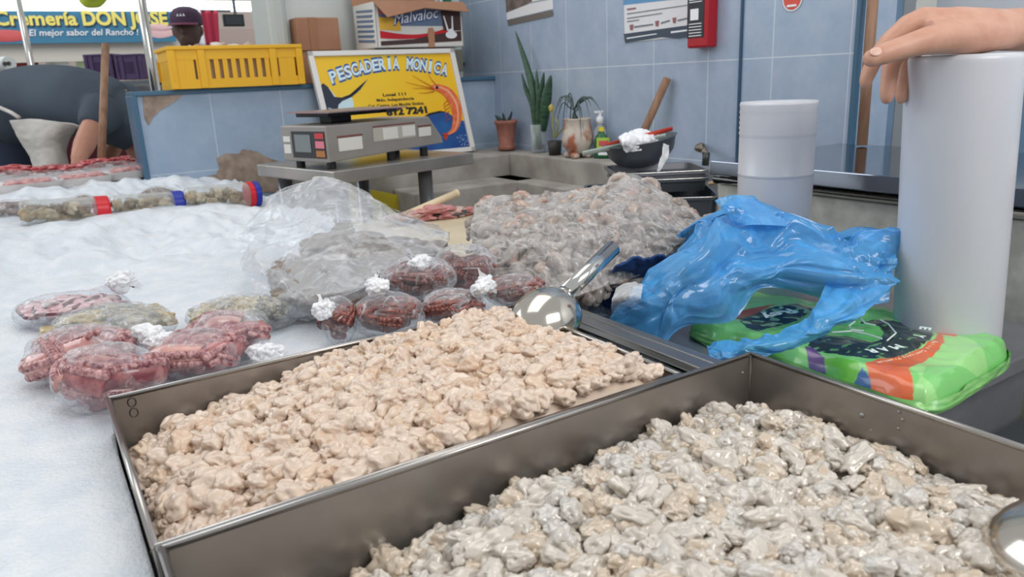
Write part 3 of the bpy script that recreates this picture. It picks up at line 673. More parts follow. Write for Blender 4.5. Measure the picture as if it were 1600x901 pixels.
# red panel box
A = wp(1087, 77, 0); B = wp(1121, 72, 0); q0 = min(A.y, B.y); 
t = thing('extinguisher_panel', 'red fire extinguisher panel with a black instruction label on the tiled wall', 'panel', (1.70, (A.y+B.y)/2, A.z))
y0, y1, z0, z1 = B.y-.0, A.y-.008, A.z+.002, 1.80
MB().box((1.655, y0, z0), (1.6995, y1, z1)).build('panel_box', mat('deep_red', (170, 26, 40), .35), t, bevel=.006)
MB().box((1.6535, y0+.010, z0+.028), (1.6552, y1-.002, z1-.02)).build('instruction_label', mat('label_black', (40, 40, 44), .4), t)
m = MB()
for k, (zz) in enumerate((.075, .140, .205)): m.box((1.652, y0+.030, z0+zz), (1.6536, y0+.066 if k else y1-.015, z0+zz+.030))
for zz in (.032, .040, .048, .056, .064, .122, .128, .188, .194): m.box((1.652, y0+.018, z0+zz), (1.6536, y1-.01, z0+zz+.0022))
m.build('white_marks', PAPER, t)
m = MB()
for zz in (.150, .215): m.lump((1.6515, y0+.046, z0+zz+.004), (.001, .008, .011), 1, .3, seed=zz*9)
m.build('red_symbols', RED, t)
t = thing('round_sticker', 'round red and white sticker at the top of the blue tiled wall', 'sticker', wp(1239, 0, .001)); c = wp(1239, -2, .002)
m = MB(); m.poly([c+Vector((0, .030*math.cos(2*PI*i/32), .030*math.sin(2*PI*i/32))) for i in range(32)]); m.build('border', PAPER, t)
m = MB(); m.poly([c+Vector((-.0012, .026*math.cos(2*PI*i/32), .026*math.sin(2*PI*i/32))) for i in range(32)]); m.build('disc', mat('sticker_red', (214, 78, 66), .4), t)
m = MB(); m.box(c+Vector((-.0025, -.014, -.019)), c+Vector((-.0013, .014, -.014))); m.build('marks', PAPER, t)
# broom handle leaning in sink corner, white bin etc
a, b = on(1043, 122, 0, 1.68), Vector((1.60, 1.86, 1.02))
tag(MB().tube([a, b+(b-a)*.0], .0125, 14).build('broom_handle', WOOD, None, smooth=True), 'brown wooden handle leaning on the tiled wall above the sink', 'handle')
a = on(1364, 0, 1, 1.09); b = on(1347, 222, 1, 1.07); b.z = 1.161
tag(MB().tube([a+(a-b)*.3, b], .012, 14).build('broom_handle', WOOD, None, smooth=True), 'brown wooden handle standing upright behind the hand', 'handle')

# ================================================================ plants and bottles on the ledge
LZ = 1.071
def leaf(m, base, pts, wd, up=(0, 0, 1), n=14, fold=.15):
    P_ = [Vector(base)+Vector(p) for p in pts]; A_ = []; B_ = []; C2 = []
    for i in range(n+1):
        tt = i/n; p = cr(P_, tt); d = (cr(P_, min(tt+.04, 1))-cr(P_, max(tt-.04, 0))); d.normalize()
        s_ = d.cross(FWD); s_ = s_.normalized() if s_.length > .05 else Vector((1, 0, 0))
        ww = wd*(math.sin(PI*(tt*.82+.18))**.8)*(1 if tt < .98 else .15)
        A_.append(p+s_*ww); C2.append(p-s_.cross(d)*ww*fold); B_.append(p-s_*ww)
    m.grid([A_, C2, B_])
LEAF = mat('snake_leaf', (58, 92, 66), .4, c2=(34, 62, 48), nscale=40, stretch=(1, 1, 3))
DLEAF = mat('dark_leaf', (36, 56, 48), .45); GLEAF = mat('grass_leaf', (62, 80, 78), .45)
SOIL = mat('soil', (60, 46, 38), .9); TERRA = mat('terracotta', (166, 112, 96), .75, c2=(144, 92, 80), nscale=25)
sx_ = (RT - Vector((0, 0, RT.z))).normalized()       # sideways along the ledge as seen
c = Zp(812, 231, LZ)+Vector((-.0, -.01, 0)); c.x = 1.635
t = thing('potted_plant', 'small terracotta pot with two short dark leaves, leftmost on the ledge', 'plant', (c.x, c.y, LZ))
M = Matrix.Translation((c.x, c.y, LZ)); k = .00255
MB().lathe([(0, 0), (.034, 0), (.036, .014), (.030, .020), (.041, .10), (.046, .103), (.047, .115), (.042, .116), (.040, .10), (0, .098)], 28, M).build('pot', TERRA, t, smooth=True, bevel=0)
MB().lathe([(0, .104), (.040, .104)], 20, M).build('soil', SOIL, t)
for pts, w_ in ((((0, 0, .10), (-.02, 0, .115), (-.042, .02, .137)), .009), (((0, 0, .10), (-.006, 0, .12), (-.01, 0, .145)), .006), (((0, 0, .10), (.018, -.01, .125), (.026, -.02, .15)), .006), (((0, 0, .10), (-.02, .01, .11), (-.03, .015, .108)), .01)):
    m = MB(); leaf(m, (c.x, c.y, LZ), [tuple(sx_*p[0]+Vector((0, 0, p[2]))) for p in pts], w_); m.build('leaf', DLEAF, t, smooth=True, solid=.0012)
# snake plant in glass
c = Vector((1.64, 2.335, LZ))
def ppx(px, py): return on(px, py, 0, c.x)
c = Vector((1.64, on(842, 232, 0, 1.64).y, LZ))
t = thing('potted_plant', 'tall snake plant with long pointed leaves in a clear glass', 'plant', c); M = Matrix.Translation(c)
GLASS = film('thin_glass', (225, 235, 235), .10, .05, .75, 10, .05, bump=0)
MB().lathe([(0, .001), (.026, .001), (.027, .01), (.030, .105), (.0285, .105), (.0255, .012), (0, .012)], 24, M).build('glass', GLASS, t, smooth=True)
MB().lathe([(0, .013), (.025, .013), (.0255, .030), (0, .030)], 20, M).build('dark_water', mat('dark_base', (48, 56, 58), .3), t)
m = MB().tube([c+Vector((0, 0, .02)), c+Vector((0, 0, .10))], [.012, .010], 10); m.build('stem', mat('stem_green', (96, 128, 78), .5), t, smooth=True)
for pts, w_ in (([(838, 205), (834, 150), (825, 110), (805, 48)], .015), ([(836, 200), (832, 165), (822, 140), (815, 114)], .010), ([(843, 200), (842, 170), (846, 140), (850, 112)], .014), ([(848, 205), (852, 165), (856, 140), (861, 117)], .020), ([(842, 190), (841, 150), (839, 125), (838, 108)], .008)):
    m = MB(); P_ = [on(px, py, 0, c.x+.006*i) for i, (px, py) in enumerate(pts)]; leaf(m, (0, 0, 0), [tuple(p) for p in P_], w_, n=24); m.build('leaf', LEAF, t, smooth=True, solid=.0015)
# dark little plant
c = Vector((1.625, on(867, 233, 0, 1.625).y, LZ)); t = thing('potted_plant', 'small dark pot with thin yellowish stems between the glass and the white planter', 'plant', c); M = Matrix.Translation(c)
MB().lathe([(0, 0), (.022, 0), (.026, .05), (.024, .05), (.02, .045), (0, .044)], 20, M).build('pot', mat('dark_pot', (58, 56, 52), .5), t, smooth=True)
for pts in ([(866, 215), (864, 195), (863, 180), (861, 168)], [(868, 215), (872, 195), (868, 185)], [(867, 215), (876, 205), (884, 195)]):
    MB().tube([cr([on(x, y, 0, c.x) for x, y in pts], i/12) for i in range(13)], .003, 6).build('stem', mat('yellow_stem', (150, 150, 90), .5), t)
MB().lump(on(861, 169, 0, c.x), (.010, .010, .013), 2, .2, seed=2).build('bud', mat('bud', (190, 176, 90), .5), t, smooth=True)
# white footed planter with spider plant
c = Vector((1.62, on(903, 238, 0, 1.62).y, LZ)); t = thing('potted_plant', 'white and brown footed planter with drooping grass-like leaves', 'plant', c); M = Matrix.Translation(c)
PL = mat('planter_white', (206, 196, 184), .4, c2=(176, 108, 84), nscale=16, lo=.5, hi=.62)
MB().lathe([(0, .016), (.034, .016), (.052, .045), (.056, .065), (.050, .095), (.046, .128), (.050, .132), (.046, .134), (.042, .12), (0, .118)], 10, M).build('planter_bowl', PL, t, smooth=True)
for i in range(4):
    a_ = i*PI/2+.6; MB().lump(c+Vector((.036*math.cos(a_), .036*math.sin(a_), .010)), (.016, .016, .011), 2, .1, seed=i).build('foot', PL, t, smooth=True)
MB().lathe([(0, .126), (.043, .126)], 20, M).build('soil', SOIL, t)
m = MB().tube([c+Vector((0, 0, .12)), on(897, 178, 0, c.x)], [.010, .006], 8); m.build('stem', DLEAF, t)
random.seed(5); top = on(897, 172, 0, c.x)
ends = [(865, 185, 150), (872, 168, 148), (878, 205, 152), (885, 180, 145), (880, 158, 147), (905, 178, 160), (912, 205, 165), (922, 185, 152), (938, 172, 150), (941, 178, 152), (932, 165, 150), (900, 200, 170), (890, 215, 160), (868, 200, 160), (925, 168, 149), (909, 222, 160), (886, 232, 185), (876, 228, 190)]
for k_, (ex, ey, ty) in enumerate(ends):
    dx = (k_ % 5-2)*.012
    P_ = [top, on(897+(ex-897)*.25, ty+8, 0, c.x+dx*.4), on(897+(ex-897)*.65, ty+2, 0, c.x+dx*.8), on(ex, ey, 0, c.x+dx)]
    m = MB(); leaf(m, (0, 0, 0), [tuple(p) for p in P_], .0024, n=16); m.build('leaf', GLEAF, t, smooth=True)
# dish soap + white spray bottle
c = Vector((1.655, on(940, 238, 0, 1.655).y, LZ)); t = thing('soap_bottle', 'green dish soap bottle with a yellow and red label at the right of the plants', 'bottle', c)
Mb = Matrix.Translation(c) @ Matrix.Rotation(.2, 4, 'Z') @ Matrix.Diagonal((.55, 1, 1, 1))
SG = mat('soap_green', (28, 96, 58), .3)
MB().lathe([(0, 0), (.030, 0), (.032, .01), (.031, .05), (.022, .075), (.012, .082), (.012, .09), (0, .09)], 24, Mb).build('bottle_body', SG, t, smooth=True)
MB().lathe([(0, .088), (.012, .088), (.011, .104), (0, .104)], 16, Mb).build('cap', mat('soap_cap', (226, 206, 60), .4), t)
def lab(r, z0, z1, a0, a1, mm, nm_):
    G = [[Mb @ Vector((r*math.cos(a), r*math.sin(a), z)) for a in np.linspace(a0, a1, 12)] for z in np.linspace(z0, z1, 6)]
    MB().grid(G).build(nm_, mm, t, smooth=True)
lab(.0335, .028, .070, PI-.2, PI+1.7, mat('soap_lime', (170, 206, 80), .4), 'label')
lab(.0342, .042, .060, PI+.1, PI+1.4, mat('soap_red', (210, 84, 90), .4), 'label_badge')
lab(.0335, .012, .022, PI+.0, PI+1.4, PAPER, 'label_strip')
c = Vector((1.672, on(936, 205, 0, 1.672).y-.004, LZ)); t = thing('pump_bottle', 'clear bottle with a white pump top behind the dish soap', 'bottle', c); M = Matrix.Translation(c)
MB().lathe([(0, 0), (.022, 0), (.022, .09), (.010, .105), (.010, .115), (0, .115)], 20, M).build('bottle_body', film('bottle_clear', (220, 228, 232), .3, .1, .5, 10, .1), t, smooth=True)
MB().lathe([(0, .113), (.012, .113), (.012, .135), (.006, .138), (.006, .15), (0, .15)], 16, M).build('pump', PAPER, t, smooth=True)
MB().box(c+Vector((-.02, -.006, .148)), c+Vector((.012, .006, .156))).build('nozzle', PAPER, t, bevel=.002)

# ================================================================ sink clutter: pans, bowl, cloth, tap
t = thing('tap', 'old brass and dark tap fixed low on the tiled wall', 'tap', on(1105, 262, 0, 1.66))
BR = mat('old_brass', (120, 112, 104), .45, .7)
MB().tube([on(1097, 228, 0, 1.70), on(1097, 230, 0, 1.655), on(1104, 242, 0, 1.63)], .009, 12).build('pipe', BR, t, smooth=True)
MB().tube([on(1104, 238, 0, 1.63), on(1102, 258, 0, 1.63)], .010, 12).build('spout', mat('tap_dark', (64, 72, 68), .4, .5), t, smooth=True)
MB().lump(on(1094, 230, 0, 1.645), (.014, .014, .012), 2, .3, seed=3).build('handle', BR, t, smooth=True)
def pan(name, label, cen, size, depth, rz, m, th=.0018, group=None, rim=.012):
    t = thing(name, label, 'pan', cen, rz, group); M = BASE[t.name]; w, d = size; q = MB()
    def ring(x, y, z, n=5, r=.018):
        P_ = []
        for cx, cy, a0 in ((x-r, y-r, 0), (-x+r, y-r, PI/2), (-x+r, -y+r, PI), (x-r, -y+r, 3*PI/2)):
            for i in range(n): a = a0+PI/2*i/(n-1); P_.append(M @ Vector((cx+r*math.cos(a), cy+r*math.sin(a), z)))
        return P_
    rs = [ring(w/2*.93, d/2*.93, 0), ring(w/2*.97, d/2*.97, depth), ring(w/2, d/2, depth+.001), ring(w/2, d/2, depth-.005), ring(w/2-.004, d/2-.004, depth-.005)]
    n = len(rs[0])
    vs = [p for r in rs for p in r]; fs = [(i*n+j, i*n+(j+1) % n, (i+1)*n+(j+1) % n, (i+1)*n+j) for i in range(len(rs)-1) for j in range(n)]
    q.add(vs, fs+[tuple(range(n-1, -1, -1))]); q.build('pan_body', m, t, smooth=False, solid=th)
    q = MB(); P_ = ring(w/2, d/2, depth); q.tube(P_+[P_[0]], .0022, 6, cap=False); q.build('rim', CHROME, t, smooth=True)
    return t
# lowest big pan: rim corners estimated on z
zc = 1.06
pa, pb, pc_ = Zp(884, 283, 1.07), Zp(1050, 305, 1.07), Zp(1115, 290, 1.07)
pan('steel_pan', 'large deep steel pan at the bottom of the stack by the sink', (1.235, 1.345, 1.0), (.30, .24), .075, math.radians(-38), DARKST)
MB_ = MB().box((1.10, 1.20, .951), (1.40, 1.44, .999))
tag(MB_.build('dish_rack', mat('rack_dark', (84, 88, 92), .5, .5), None, bevel=.01), 'dark draining rack under the stacked pans by the sink', 'rack')
pan('steel_pan', 'lower of two shallow steel trays stacked in the deep pan under the bowl', (1.275, 1.36, 1.077), (.22, .17), .030, math.radians(-34), DARKST)
pan('steel_pan', 'upper of two shallow steel trays directly under the steel bowl', (1.275, 1.365, 1.097), (.22, .17), .026, math.radians(-30), STEELD)
tag(MB().lump((1.10, 1.42, 1.065), (.03, .022, .014), 2, .2, seed=5).build('orange_scrap', mat('scrap_orange', (190, 120, 84), .6), None, smooth=True), 'small orange scrap in the deep pan', 'scrap')
c = Vector((1.293, 1.425, 1.122)); t = thing('mixing_bowl', 'round dark steel bowl resting tilted on the stacked trays', 'bowl', c)
M = Matrix.Translation(c) @ Matrix.Rotation(math.radians(-9), 4, FWD)
MB().lathe([(0, 0), (.035, .002), (.062, .014), (.080, .034), (.088, .062), (.093, .066), (.086, .063), (.077, .036), (.060, .018), (.035, .006), (0, .004)], 40, M).build('bowl_shell', DARKST, t, smooth=True)
q = M @ Vector((0, 0, .068))
q = q-FWD*.03; bl = [q-sx_*.085+Vector((0, 0, -.012)), q+sx_*.075+Vector((0, 0, .016))]
MB().tube([bl[0]-Vector((0, 0, .006)), bl[1]], [.010, .008], 8, flat=.35).build('kitchen_utensil', mat('red_handle', (206, 76, 62), .4), None)
o = bpy.data.objects['kitchen_utensil']; tag(o, 'red handled utensil lying across the steel bowl', 'utensil')
o = MB().tube([q-sx_*.150+Vector((0, -.01, -.034)), q+sx_*.05+Vector((0, -.012, .000))], .009, 8, flat=.4).build('spatula', mat('pale_green', (186, 200, 192), .4), None); tag(o, 'pale green flat utensil jutting left over the steel bowl', 'utensil')
# white paper cone (crumpled)
G = []
pp = [[(968, 214), (985, 208), (1000, 203), (1014, 208), (1028, 213)], [(971, 222), (985, 218), (1000, 216), (1013, 218), (1026, 220)], [(975, 235), (986, 236), (1000, 236), (1010, 236), (1020, 232)]]
dd = [[0, .01, .02, .01, 0], [-.02, -.03, -.02, -.03, -.02], [-.01, -.02, -.03, -.02, 0]]
ctrl = [[on(x, y, 1, 1.40+dd[i][j]) for j, (x, y) in enumerate(r)] for i, r in enumerate(pp)]
m = MB(); m.grid(crumple(surf(ctrl, 24, 36), .010, 40, 2)); G2 = [[p+Vector((.03, .04, -.005)) for p in r] for r in crumple(surf(ctrl, 24, 36), .010, 36, 5)]; m.grid(G2)
o = m.build('paper_towel', PAPER, None, smooth=True, solid=.001); tag(o, 'crumpled white paper standing in the steel bowl', 'paper')
ctrl = [[on(x, y, 1, 1.32) for x, y in r] for r in ([(1036, 224), (1045, 227)], [(1034, 240), (1045, 240)], [(1029, 255), (1036, 258)], [(1026, 267), (1029, 268)])]
o = MB().grid(crumple(surf(ctrl, 24, 10), .004, 50, 1)).build('paper_strip', PAPER, None, smooth=True, solid=.001); tag(o, 'white paper tail hanging over the front of the steel bowl', 'paper')
a, b = on(1108, 287, 1, 1.22), on(1150, 276, 1, 1.12)
tag(MB().tube([a, b], .0045, 10).build('wooden_stick', mat('pale_stick', (226, 196, 156), .5), None, smooth=True), 'thin pale wooden stick poking out right of the stacked trays', 'stick')

# ================================================================ scale and its table
TA = math.radians(13)
T0 = Vector((.647, 1.864, 1.14))
MT = Matrix.Translation(T0) @ Matrix.Rotation(TA, 4, 'Z')
t = thing('steel_table', 'small square steel table carrying the weighing scale', 'table', (.9, 2.1, 0))
MB().box((0, 0, -.034), (.485, .40, 0), MT).build('table_top', mat('table_steel', (176, 172, 167), .30, .6, c2=(152, 149, 145), nscale=6), t, bevel=.003)
LEGM = mat('leg_steel', (150, 152, 156), .26, .7)
for x, y in ((.062, .07), (.33, .36), (.062, .36), (.43, .07)):
    if (x, y) == (.43, .07): x = .352
    MB().tube([MT @ Vector((x, y, -1.14)), MT @ Vector((x, y, -.034))], .021, 20).build('leg', LEGM, t, smooth=True)
# yellow panel low behind legs
c0, c1 = Zp(560, 330, .90), Zp(665, 330, .90)
o = MB().prism([on(548, 292, 1, 2.46), on(600, 300, 1, 2.46), on(655, 312, 1, 2.46), on(700, 330, 1, 2.46), on(700, 350, 1, 2.46), on(548, 350, 1, 2.46)], (0, .02, 0)).build('yellow_panel', mat('panel_yellow', (206, 186, 50), .5), None)
tag(o, 'yellow plastic panel leaning low behind the table legs', 'panel')

SA = math.radians(19)
MSC = Matrix.Translation((.648, 1.888, 1.140)) @ Matrix.Rotation(SA, 4, 'Z')
t = thing('weighing_scale', 'grey metal electronic weighing scale with a thin flat platform', 'scale', (.83, 2.07, 1.14))
SCM = mat('scale_grey', (150, 146, 141), .42, .15, c2=(140, 136, 131), nscale=9)
SL, SD_, Z0, Z1 = .425, .19, .020, .112
prof = [(0, Z0), (SL, Z0+.012), (SL-.005, Z0+.030), (SL-.055, Z1), (0, Z1)]
MB().prism([MSC @ Vector((x, 0, z)) for x, z in prof], MSC.to_3x3() @ Vector((0, SD_, 0))).build('scale_body', SCM, t, bevel=.003)
for x, y in ((.03, .03), (.03, .16), (.24, .03), (.36, .02), (.38, .16)): MB().tube([MSC @ Vector((x, y, 0)), MSC @ Vector((x, y, .024))], .012, 12).build('foot', BLACK, t)
def sc(x, y, z): return MSC @ Vector((x, y, z))
def sq(x0, x1, z0, z1, k=-.001): return [sc(x0, k, z0), sc(x1, k, z0), sc(x1, k, z1), sc(x0, k, z1)]
WL = mat('sticker_white', (214, 212, 206), .4); RB = mat('sticker_band', (120, 74, 68), .5); GQ = mat('sticker_grey', (160, 158, 154), .5)
def stk(x0, x1, z0, z1, band=True):
    MB().poly(sq(x0, x1, z0, z1)).build('price_sticker', WL, t)
    if band: MB().poly(sq(x0-.003, x1+.003, z1+.001, z1+.006, -.0012)).build('sticker_band', RB, t)
stk(.035, .115, .045, .078); stk(.19, .245, .062, .092, False); stk(.262, .312, .064, .092, False); stk(.325, .375, .058, .083)
MB().poly(sq(.155, .312, .096, .100, -.0012)).build('sticker_band', RB, t)
MB().poly(sq(.155, .312, .059, .095, -.0008)).build('pale_backing', mat('sticker_back', (176, 172, 162), .5), t)
# left end: keypad and display (plane x = 0)
def ql(y0, y1, z0, z1, k=-.001): return [sc(k, y0, z0), sc(k, y1, z0), sc(k, y1, z1), sc(k, y0, z1)]
MB().poly(ql(.050, .145, .030, .098)).build('display_bezel', mat('bezel', (46, 48, 52), .3), t)
MB().poly(ql(.065, .132, .045, .090, -.002)).build('display', mat('lcd', (120, 126, 128), .2), t)
MB().poly(ql(.006, .048, .030, .098)).build('warning_label', mat('label_dark', (58, 40, 42), .4), t)
for k, (z0, z1) in enumerate(((.034, .050), (.056, .074), (.080, .094))):
    MB().poly(ql(.010, .046, z0, z1, -.002)).build('label_stripe', mat(['stripe_gold', 'stripe_pink', 'stripe_red'][k], [(170, 110, 60), (214, 120, 136), (190, 60, 66)][k], .4), t)
for z0, z1 in ((.040, .064), (.070, .085)): MB().poly(ql(.152, .182, z0, z1)).build('price_sticker', WL, t)
MB().prism([sc(.015, -.0, .142), sc(.28, -.01, .142), sc(.30, .20, .142), sc(.03, .20, .142)], (0, 0, .003)).build('platform', mat('platform_pink', (176, 142, 148), .3, .5, c2=(128, 118, 122), nscale=6), t)
m = MB(); m.box((.06, .06, .130), (.25, .20, .141), MSC); m.box((.10, .10, .112), (.17, .15, .131), MSC); m.build('platform_support', BLACK, t, bevel=.002)
m = MB(); m.box((.205, -.005, .133), (.245, .02, .1415), MSC); m.build('platform_clip', BLACK, t)

# ================================================================ fish trimmings and board
BOARD = mat('cutting_board', (214, 200, 172), .5, c2=(204, 188, 160), nscale=14)
b = [Zp(*q, 1.0) for q in ((640, 352), (735, 345), (700, 420), (620, 400))]
t = tag(MB().box((.66, 1.06, .951), (1.05, 1.88, .999)).build('cutting_board', BOARD, None, bevel=.008), 'thick cream plastic cutting board behind the bags', 'board')
t = thing('rolling_stick', 'cream coloured thick stick resting on the pink fish trimmings', 'stick', Zp(650, 335, 1.0))
a, b = Zp(628, 338, 1.018), Zp(718, 305, 1.045)
dd_ = (b-a).normalized(); a2 = D(630, 336, 1.93); 
a, b = on(632, 337, 1, 1.78), on(713, 302, 1, 1.80)
MB().tube([a, b], .010, 14).build('handle', mat('cream_wood', (226, 206, 172), .5), t, smooth=True)
MB().tube([b-(b-a)*.02, b+(b-a)*.03], .0105, 14).build('end_cap', mat('cream_wood', (226, 206, 172), .5), t, smooth=True)
PINK = mat('pink_flesh', (206, 150, 146), .35, c2=(188, 120, 118), nscale=45, sss=.3); PALEF = mat('pale_flesh', (206, 180, 168), .35, c2=(180, 150, 140), nscale=40, sss=.3)
DSK = mat('fish_skin', (72, 74, 76), .3)
random.seed(11)
tr = [(622, 335, 'pale'), (640, 332, 'pale'), (655, 328, 'pink'), (672, 322, 'pink'), (690, 322, 'pink'), (705, 325, 'pale'), (660, 338, 'pink'), (683, 336, 'skin'), (700, 333, 'pink'), (717, 334, 'pale'), (726, 330, 'pink'), (645, 340, 'skin'), (712, 328, 'skin')]
for i, (px, py, k) in enumerate(tr):
    p = on(px, py+4, 1, 1.76+.006*(i % 4)); p.z = max(min(p.z, 1.03), 1.008)
    mm_ = {'pale': PALEF, 'pink': PINK, 'skin': DSK}[k]
    M = Matrix.Rotation(random.uniform(-.5, .5), 4, 'Z')
    o = MB().lump(p, (.034, .022, .010 if k != 'skin' else .006), 3, .3, 1.8, seed=i, M=M).build('fish_trimming', mm_, None, smooth=True)
    tag(o, {'pale': 'pale scrap of fish flesh in the pile on the cream board', 'pink': 'pink scrap of fish flesh in the pile on the cream board', 'skin': 'dark strip of fish skin in the pile on the cream board'}[k], 'fish', 'fish trimmings on the cream board')

# ================================================================ clam jars on the ice
CLAM = [mat('clam_a', (188, 164, 126), .4, c2=(142, 114, 80), nscale=60), mat('clam_b', (150, 124, 90), .4, c2=(92, 72, 52), nscale=70), mat('clam_c', (210, 194, 162), .4, c2=(164, 142, 108), nscale=50)]
JG = film('jar_clear', (222, 222, 212), .05, .10, .55, 24, .06, stretch=(1, 1, 4), bump=.25)
LIDR, LIDB = mat('lid_red', (206, 30, 44), .35), mat('lid_blue', (34, 52, 160), .35)
def jar(label, p0, p1, r, lids, seed):
    p0, p1 = Vector(p0), Vector(p1); ax = (p1-p0); L = ax.length; ax.normalize()
    Q = ax.to_track_quat('Z', 'Y').to_matrix().to_4x4(); M = Matrix.Translation(p0) @ Q
    t = thing('clam_jar', label, 'jar', p0)
    MB().lathe([(0, .0), (r*.9, 0), (r, .008), (r, L*.80), (r*.93, L*.86), (r*.93, L*.9), (r*.90, L*.9), (r*.90, L*.86), (r*.96, L*.79), (r*.96, .012), (0, .006)], 32, M).build('jar_body', JG, t, smooth=True)
    z = L*.84; h = L*.16/len(lids)
    for c in lids:
        MB().lathe([(0, z), (r*1.02, z), (r*1.02, z+h*.85), (r*.98, z+h), (0, z+h)], 32, M).build('lid', c, t, smooth=False); z += h
    random.seed(seed)
    for i in range(15):
        zz = .014+(L*.80-.028)*(i/14); a = random.uniform(0, 2*PI); rr = r*.42
        q = M @ Vector((rr*math.cos(a), rr*math.sin(a), zz)); q.z -= r*.12
        o = MB().lump(q, (r*.52, r*.40, r*.42), 3, .22, 1.5, seed=seed+i, M=Matrix.Rotation(random.uniform(0, 3), 4, 'Z') @ Matrix.Rotation(random.uniform(0, 3), 4, 'X')).build('clam', CLAM[i % 3], None, smooth=True)
        tag(o, 'shelled clam inside the '+label.split(',')[0].replace('clear ', ''), 'clam', 'clams in the '+label.split(',')[0].replace('clear ', ''))
JR = .036
def jp(px, py, Y): p = on(px, py, 1, Y); return p
jar('clear jar with a single red lid, leftmost of the jars on the ice', on(32, 336, 1, 2.22), on(170, 327, 1, 2.235), JR, [LIDR], 40)
jar('clear jar with a blue and red lid, middle of the front jars on the ice', on(174, 326, 1, 2.22), on(286, 317, 1, 2.24), JR*.95, [LIDB], 60)
jar('clear jar with a red and blue lid, rightmost of the jars on the ice', on(291, 314, 1, 2.20), on(403, 303, 1, 2.22), JR*1.02, [LIDR, LIDB], 80)
random.seed(4)
for i, (px, py) in enumerate(((16, 322), (122, 315), (243, 300))):
    c = on(px+4, py+6, 1, 2.36); 
    t = thing('mussel_pack', ['leftmost dark pack of mussels behind the clam jars', 'middle dark pack of mussels behind the clam jars', 'rightmost dark pack of mussels behind the clam jars'][i], 'shellfish', c)
    MB().lump(c, (.055, .03, .022), 3, .2, seed=i).build('mussels', mat('mussel', (70, 56, 54), .35, c2=(150, 128, 116), nscale=70), t, smooth=True)
    MB().lump(c, (.062, .036, .028), 3, .12, seed=i).build('plastic_wrap', film('wrap', (235, 235, 235), .10, .35, .4, 70), t, smooth=True)

# ================================================================ meat trays behind the ice
MEAT = mat('red_meat', (168, 56, 62), .3, c2=(206, 132, 128), nscale=55, lo=.45, hi=.68); MEATP = mat('pink_meat', (214, 150, 140), .35, c2=(190, 90, 88), nscale=50, lo=.4)
FOAM = mat('foam_white', (240, 232, 228), .6); WRAP = film('tray_wrap', (240, 238, 238), .06, .25, .25, 60)
def foam_tray(c, rz, label, w=.17, d=.11, h=.022, wrap=True):
    t = thing('foam_tray', label, 'tray', c, rz); M = BASE[t.name]
    m = MB(); rs = []
    for (k, z) in ((.84, 0), (1, h), (1.03, h), (.97, h-.001), (.82, .004)):
        rs.append([M @ Vector((w/2*k*(abs(math.cos(a))**.5)*(1 if math.cos(a) > 0 else -1), d/2*k*(abs(math.sin(a))**.5)*(1 if math.sin(a) > 0 else -1), z)) for a in np.linspace(0, 2*PI, 33)[:-1]])
    n = 32; m.add([p for r in rs for p in r], [(i*n+j, i*n+(j+1) % n, (i+1)*n+(j+1) % n, (i+1)*n+j) for i in range(4) for j in range(n)]+[tuple(range(n-1, -1, -1)), tuple(4*n+j for j in range(n))])
    m.build('tray_shell', FOAM, t, smooth=True)
    if wrap:
        G = [[M @ Vector((u*w/2*1.03, v*d/2*1.03, h+.001+.016*(1-u**4)*(1-v**4))) for v in np.linspace(-1, 1, 16)] for u in np.linspace(-1, 1, 22)]
        MB().grid(G).build('plastic_wrap', WRAP, t, smooth=True)
    return t
def meats(c, rz, n, mm_, label, group, seed, z=.014, w=.12):
    random.seed(seed); M = Matrix.Translation(c) @ Matrix.Rotation(rz, 4, 'Z')
    for i in range(n):
        p = M @ Vector((-w/2+w*(i+.5)/n, random.uniform(-.015, .015), z)); R_ = Matrix.Rotation(rz+random.uniform(-.4, .4), 4, 'Z')
        tag(MB().lump(p, (w/n*.72, .036, .012), 3, .25, 1.6, seed=seed+i, M=R_).build('meat_piece', mm_, None, smooth=True), label, 'meat', group)
IZ = 1.062
spec = [(45, 296, 'leftmost white foam tray of wrapped meat in the front row', 0), (128, 287, 'middle white foam tray of wrapped meat in the front row', .1), (206, 276, 'rightmost white foam tray of wrapped meat in the front row', .2)]
for i, (px, py, l, rz) in enumerate(spec):
    c = on(px, py-5, 1, 2.80+.04*i); foam_tray((c.x, c.y, c.z-.012), rz, l, .19, .12, .026)
    c2 = Vector((c.x, c.y, c.z-.012)); meats(c2, rz, 3, MEATP, 'pink slice of meat in the '+l.replace(' of wrapped meat', ''), 'meat in the front foam trays', 100+i*10, .024)
    st = Vector((c.x+.02, c.y+.01, ice_h(c.x, c.y))); hh_ = c2.z-st.z
    if hh_ > .02: foam_tray(st, rz+.1, l.replace('wrapped meat', 'fish') .replace('in the front row', 'lying under the wrapped meat tray'), .19, .12, min(hh_-.003, .03), False)
for i, (px, py, n) in enumerate(((2, 284, 2), (55, 276, 4), (118, 274, 4), (172, 268, 4), (222, 264, 3))):
    c = on(px, py, 1, 3.02); c.z = ice_h(c.x, c.y)+.032
    foam_tray((c.x, c.y, c.z-.02), .05, ['foam tray at the left picture edge in the back row of red meat', 'second foam tray from the left in the back row of red meat', 'third foam tray from the left in the back row of red meat', 'fourth foam tray from the left in the back row of red meat', 'foam tray nearest the blue wall in the back row of red meat'][i], .17, .12, .02)
    meats(Vector((c.x, c.y, c.z-.015)), .05, n, MEAT, 'red piece of meat in the back row of foam trays', 'red meat in the back trays', 200+i*10, .030, .15)
c = on(262, 272, 1, 2.9)
tag(MB().tube([on(165, 70, 1, 3.30), on(158, 262, 1, 3.06)], .0135, 12).build('broom_handle', WOOD, None, smooth=True), 'wooden broom handle standing in front of the bent worker', 'handle')

